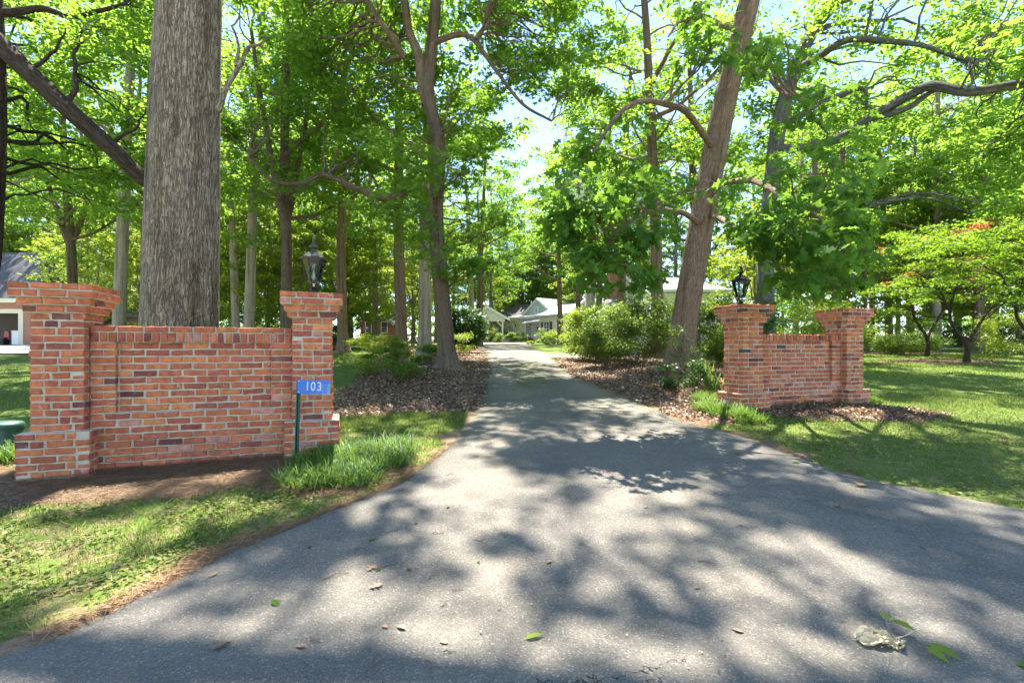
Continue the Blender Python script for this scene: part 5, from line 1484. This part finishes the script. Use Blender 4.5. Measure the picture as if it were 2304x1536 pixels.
# ------------------------------------------------------------------ ground cover
R2 = np.random.default_rng(99)
def rnd_ground(n, x0, x1, y0, y1):
    return R2.uniform(x0, x1, n), R2.uniform(y0, y1, n)
def view_ok(x, y, m=1.12): return (np.abs(x) < y*m+.4)
def make_stuff(name, label, cat, V, Fa, mat):
    o = obj(name, mesh_arr(name, V, Fa), mat); tag(o, label, cat, None, 'stuff'); return o
def lay(x, y, size, tpl, tilt, zup=.008, stand=0.0):
    n = len(x); pos = np.stack([x, y, gz(x, y)+zup*R2.uniform(.2, 1.6, n)], -1)
    a = R2.uniform(0, 6.28, n); d = np.stack([np.cos(a), np.sin(a), stand+R2.normal(0, tilt*.6, n)], -1)
    nn = np.tile((0, 0, 1.), (n, 1))+R2.normal(0, tilt, (n, 3))
    return leaf_arrays(pos, d, nn, size, tpl)
def blades(x, y, h, w, lean=.5):
    n = len(x); z = gz(x, y)-.004; a = R2.uniform(0, 6.28, n); b_ = R2.uniform(0, 6.28, n); l = R2.uniform(.1, lean, n)*h
    c, s = np.cos(a)*w/2, np.sin(a)*w/2
    V = np.stack([np.stack([x-c, y-s, z], -1), np.stack([x+c, y+s, z], -1), np.stack([x+np.cos(b_)*l, y+np.sin(b_)*l, z+h], -1)], 1).reshape(-1, 3)
    return V, np.arange(3*n).reshape(n, 3)
# near grass
x, y = [], []
for (n, a0, a1, b0, b1) in ((75000, -5.5, -.6, 1.7, 7.4), (52000, 2.4, 9.5, 3.0, 9.0), (70000, 4, 19, 7.5, 20), (45000, -14, -2.2, 6, 22)):
    xx, yy = rnd_ground(n, a0, a1, b0, b1); x.append(xx); y.append(yy)
x = np.concatenate(x); y = np.concatenate(y)
g_, l_, s_, w_ = zones(x, y)
worn = fnoise(x, y, 3.3)*.5+.5
k = g_ & view_ok(x, y) & ~on_drive(x, y, .03) & ((worn > .34) | (R2.random(len(x)) > w_*1.5))
x, y = x[k], y[k]
hh = np.where(y < 7, .034, .04)*R2.uniform(.4, 1.5, len(x))*np.where(R2.random(len(x)) < .06, 2.0, 1)*(1+.35*fnoise(x, y, 2.2)); ww = np.clip(.0035+.0011*y, .004, .02)
V, Fa = blades(x, y, hh, ww, .9)
make_stuff('grass', 'short green grass of the lawns and verges', 'grass', V, Fa, LM_grass)
# clover and small weeds in the verges
x1, y1 = rnd_ground(26000, -5.2, -.8, 1.6, 4.6); x2, y2 = rnd_ground(15000, 2.6, 9, 3.2, 7.4); x3, y3 = rnd_ground(1500, -5.5, -1, 3.6, 4.9)
x = np.concatenate([x1, x2]); y = np.concatenate([y1, y2]); g_, l_, s_, w_ = zones(x, y)
cn = fnoise(x, y, 2.6)+.5*fnoise(x, y, 7.0)
k = g_ & view_ok(x, y) & ~on_drive(x, y, .02) & (cn+R2.normal(0, .25, len(x)) > -.05)
V, Fa = lay(x[k], y[k], R2.uniform(.016, .038, k.sum()), T_OVATE*np.array((1, 1.7, 1)), .45, .025, .1)
make_stuff('clover', 'clover and small broadleaf weeds in the verge', 'clover', V, Fa, LM_grass)
# leaf litter in both beds
x, y = rnd_ground(130000, -5, 7.5, 6.3, 20); g_, l_, s_, w_ = zones(x, y)
k = l_ & ~on_drive(x, y, -.12) & (R2.random(len(x)) < np.clip(14/(y+3), .35, 1))
mul = (((x-5.0)/1.5)**2+((y-7.25)/.7)**2) < 1
kk = k & ~mul
V, Fa = lay(x[kk], y[kk], R2.uniform(.024, .066, kk.sum()), T_OVATE*np.array((1, 1.35, 2.5)), .55, .03, .1)
make_stuff('leaf_litter', 'brown fallen leaf litter covering the beds beside the drive', 'leaf litter', V, Fa, LM_litter)
# bark mulch under the right wall, pine straw in front of the left wall
x, y = rnd_ground(9000, 3.3, 6.7, 6.5, 8); k = ((((x-5.0)/1.45)**2+((y-7.25)/.62)**2) < 1.1)
x4, y4 = rnd_ground(2500, 12, 15.8, 14.4, 16.6); k4 = (((x4-13.8)/1.9)**2+((y4-15.5)/1.0)**2) < 1
x = np.concatenate([x[k], x4[k4]]); y = np.concatenate([y[k], y4[k4]])
V, Fa = lay(x, y, R2.uniform(.02, .065, len(x)), T_RHOMB*np.array((1, .8, 2)), .6, .02, .1)
make_stuff('bark_mulch', 'dark bark mulch at the foot of the right wall and maple', 'mulch', V, Fa, LM_litter)
x, y = rnd_ground(120000, -6.2, -.5, 2.2, 5.6); g_, l_, s_, w_ = zones(x, y); x5, y5 = rnd_ground(9000, 2.2, 4.2, 4.5, 7.2); s5 = zones(x5, y5)[2]
k = s_ & ~on_drive(x, y, -.06); k5 = s5 & ~on_drive(x5, y5, -.05)
x = np.concatenate([x[k], x5[k5]]); y = np.concatenate([y[k], y5[k5]])
x6, y6 = rnd_ground(5200, -5.5, -.8, 1.7, 5); x7, y7 = rnd_ground(3500, 2.6, 8, 3.3, 7); k6 = zones(x6, y6)[0] & ~on_drive(x6, y6, .0) & (fnoise(x6, y6, 3.3) < .25); k7 = zones(x7, y7)[0] & ~on_drive(x7, y7, .0)
x = np.concatenate([x, x6[k6], x7[k7]]); y = np.concatenate([y, y6[k6], y7[k7]])
V, Fa = lay(x, y, R2.uniform(.04, .12, len(x)), T_NEEDLE*np.array((1, 1.6, 1)), .14, .022, .0)
make_stuff('pine_straw', 'tan pine straw and twigs in front of the left wall', 'pine straw', V, Fa, LM_straw)
# specks of debris on the asphalt
x, y = rnd_ground(5200, -2.5, 6, 1.6, 9); k = on_drive(x, y, -.05) & view_ok(x, y) & (fnoise(x, y, 1.7)+R2.normal(0, .4, len(x)) > .25)
pos = np.stack([x[k], y[k], gz0(y[k])+.046], -1); n = len(pos); a = R2.uniform(0, 6.28, n)
V, Fa = leaf_arrays(pos, np.stack([np.cos(a), np.sin(a), 0*a], -1), np.tile((0, 0, 1.), (n, 1))+R2.normal(0, .2, (n, 3)), R2.uniform(.006, .02, n), T_RHOMB)
make_stuff('drive_debris', 'fine catkin crumbs and bits scattered over the asphalt', 'debris', V, Fa, LM_litter)

# ------------------------------------------------------------------ single fallen leaves and twigs on the drive
M_twig = simple('twig_brown', (.16,.1,.06), .8, 0, 40, .3)
def drive_pt(px, py):
    x, y = gpy(px, py); t_ = (x-xl(y))/(xr(y)-xl(y)); return x, y, float(gz0(y)+.022+.02*math.sin(math.pi*min(1, max(0, t_))))
def fallen_leaf(px, py, size, mat, label, group, tpl=T_OVATE, rz=None, curl=.45):
    size = size*1.3
    x, y, z = drive_pt(px, py); t_ = tpl.copy(); r = np.random.default_rng(int(px*7+py))
    t_ = t_*np.array((1, 1.2, 1)); t_[:, 2] = np.abs(t_[:, 1])*.5*curl+.10*t_[:, 0]*curl+r.normal(0, .02, len(t_)).clip(-.02, .05)
    t_[:, 2] -= t_[:, 2].min()
    me = mesh_arr('fallen_leaf', t_*size, np.arange(len(t_))[None]); me.materials.append(mat)
    o = obj('fallen_leaf', me, None, None, (x, y, z+.004), (0, 0, rz if rz is not None else r.uniform(0, 6.28)))
    return tag(o, label, 'leaf', group)
G1 = 'green leaves lying on the asphalt'; G2 = 'dry brown leaves lying on the asphalt'
for px, py, s in ((625, 1383, .055), (830, 1230, .04), (1010, 1150, .035), (915, 1298, .03), (1668, 1030, .07), (1800, 1048, .07), (1885, 1150, .04), (1525, 978, .06), (940, 1190, .03), (845, 1300, .03), (1075, 1278, .025), (690, 1245, .03), (1940, 1068, .06)):
    fallen_leaf(px, py, s, LM_mid, 'small green leaf fallen flat on the asphalt drive', G1)
for px, py, s in ((825, 1300, .06), (830, 1340, .06), (520, 1452, .07), (895, 1425, .045), (1675, 1450, .045), (1950, 1097, .11), (1240, 1280, .04), (860, 1425, .03), (1010, 1470, .035), (690, 1475, .04), (575, 1215, .04), (470, 1310, .05), (1460, 1155, .035), (1660, 1195, .03), (1575, 1345, .03), (250, 1380, .05)):
    fallen_leaf(px, py, s, LM_litter if s < .1 else LM_straw, 'small dry brown leaf fallen on the asphalt drive', G2, T_OAK if s > .05 else T_OVATE)
fallen_leaf(1180, 1462, .07, LM_lime, 'pale green curled leaf lying in the sun near the crack', None, T_OVATE*np.array((1, .6, 1)), .3, 1.0)
fallen_leaf(2285, 1520, .10, LM_strap, 'long dark green leaf at the street end of the drive', None, T_OVATE, -.5, .4)
def twig(px, py, L, rz, label='thin brown twig lying on the asphalt drive', group='twigs lying on the asphalt', w=.003):
    x, y, z = drive_pt(px, py); r = np.random.default_rng(int(px+py*3))
    p = wobble(smooth_path([(-L/2, 0, .004), (0, r.normal(0, .01), .008), (L/2, 0, .004)], 7), .006, r); p[:, 2] = np.abs(p[:, 2])
    ts = [tube(p, np.linspace(w, w*.5, 7), 5)]
    if r.random() < .6: ts.append(tube(np.array([p[4], p[4]+np.array((L*.15, L*.16, .006))]), np.array((w*.6, w*.3)), 4))
    V, Q, U = join(ts)
    o = obj('twig', mesh_arr('twig', V, Q, U, True), M_twig, None, (x, y, z+.002), (0, 0, rz)); return tag(o, label, 'twig', group)
for px, py, L, rz in ((870, 1292, .13, .7), (978, 1312, .09, .9), (985, 1217, .08, -.2), (1080, 1230, .07, 0), (755, 1310, .14, .6), (810, 1250, .09, -.3), (845, 1520, .09, .8), (965, 1525, .08, -1), (1000, 1380, .05, .9), (1030, 1348, .06, 0), (1585, 1282, .07, -.4), (1630, 1080, .09, .4), (2080, 1250, .06, 1), (710, 1460, .07, -.4), (1010, 1492, .05, -.1), (1790, 1125, .06, .3), (1012, 1075, .08, .8), (590, 1240, .1, .1)):
    twig(px, py, L, rz)
# the dry crumpled leaf with its green sprig in the foreground
x, y, z = drive_pt(1975, 1478)
root = empty('crumpled_leaf', (x, y, z), .05); tag(root, 'large crumpled cream dry leaf lying on the asphalt', 'leaf')
r = np.random.default_rng(3)
def curl_sheet(L, w, turns, c, rz, rx, seed):
    r = np.random.default_rng(seed); nu, nv = 14, 9; Vs = []
    for i in range(nu):
        u = i/(nu-1); ww = w*(.25+.75*math.sin(math.pi*min(1, u*1.05+.12))**.6)
        for j in range(nv):
            v = j/(nv-1)-.5; th = v*turns*(1+.3*math.sin(u*5))
            rr = ww/max(turns, .5)
            Vs.append((L*(u-.5), rr*math.sin(th)+.004*r.normal(), rr*(1-math.cos(th))+.003*r.normal()+.012*math.sin(u*6+seed)))
    V = np.array(Vs); Rz = Matrix.Rotation(rz, 3, 'Z') @ Matrix.Rotation(rx, 3, 'X'); V = V @ np.array(Rz).T
    V[:, 2] -= V[:, 2].min(); V += np.array(c)
    i = np.arange(nu-1)[:, None]*nv; j = np.arange(nv-1)[None]; Q = np.stack([i+j, i+j+1, i+nv+j+1, i+nv+j], -1).reshape(-1, 4)
    return mesh_arr('fold', V, Q, smooth=False)
for k, (L, w, tn, c, rz, rx) in enumerate(((.15, .05, 2.6, (0, -.005, .004), -.08, .3), (.13, .05, 2.8, (-.012, .026, .018), -.12, -.5), (.10, .04, 2.4, (.05, .012, .012), -.35, .8), (.07, .035, 2.2, (.085, -.018, .004), .5, .2), (.06, .03, 2.4, (.055, -.03, .002), -1.0, .5))):
    o = obj('leaf_fold', curl_sheet(L, w, tn, c, rz, rx, 10+k), LM_dry, root); 
p = smooth_path([(.07, .01, .02), (.13, .012, .03), (.185, .022, .045)], 6); V, Q, U = tube(p, np.linspace(.003, .002, 6), 6); obj('leaf_stalk', mesh_arr('leaf_stalk', V, Q, U, True), LM_dry, root)
x2, y2, z2 = drive_pt(2050, 1478)
root = empty('green_sprig', (x2, y2, z2), 0); tag(root, 'fresh green leafy sprig lying across the crumpled leaf', 'sprig')
p = smooth_path([(-.03, .10, .05), (-.05, .05, .045), (.0, -.01, .03), (.05, -.05, .02)], 9); V, Q, U = tube(p, np.linspace(.0016, .001, 9), 5); obj('stalk', mesh_arr('stalk', V, Q, U, True), M_twig, root)
for k, (c, dr_, nn, s) in enumerate((((-.01, .105, .05), (.7, -.45, -.1), (0, -.3, 1), .10), ((-.03, .10, .05), (-.2, .2, .4), (.3, -.8, .3), .05), ((-.02, .10, .055), (.3, .3, .3), (0, -.9, .3), .045), ((.035, -.035, .03), (.75, -.6, -.12), (.2, -.5, 1), .12), ((.03, -.045, .022), (.2, -.85, -.1), (-.5, -.3, 1), .085))):
    V, Fa = leaf_arrays(np.array([c]), np.array([dr_], float), np.array([nn], float), np.array([s]), T_OVATE*np.array((1, .8, 1.6)))
    obj('leaf', mesh_arr('leaf', V, Fa), LM_lime, root)
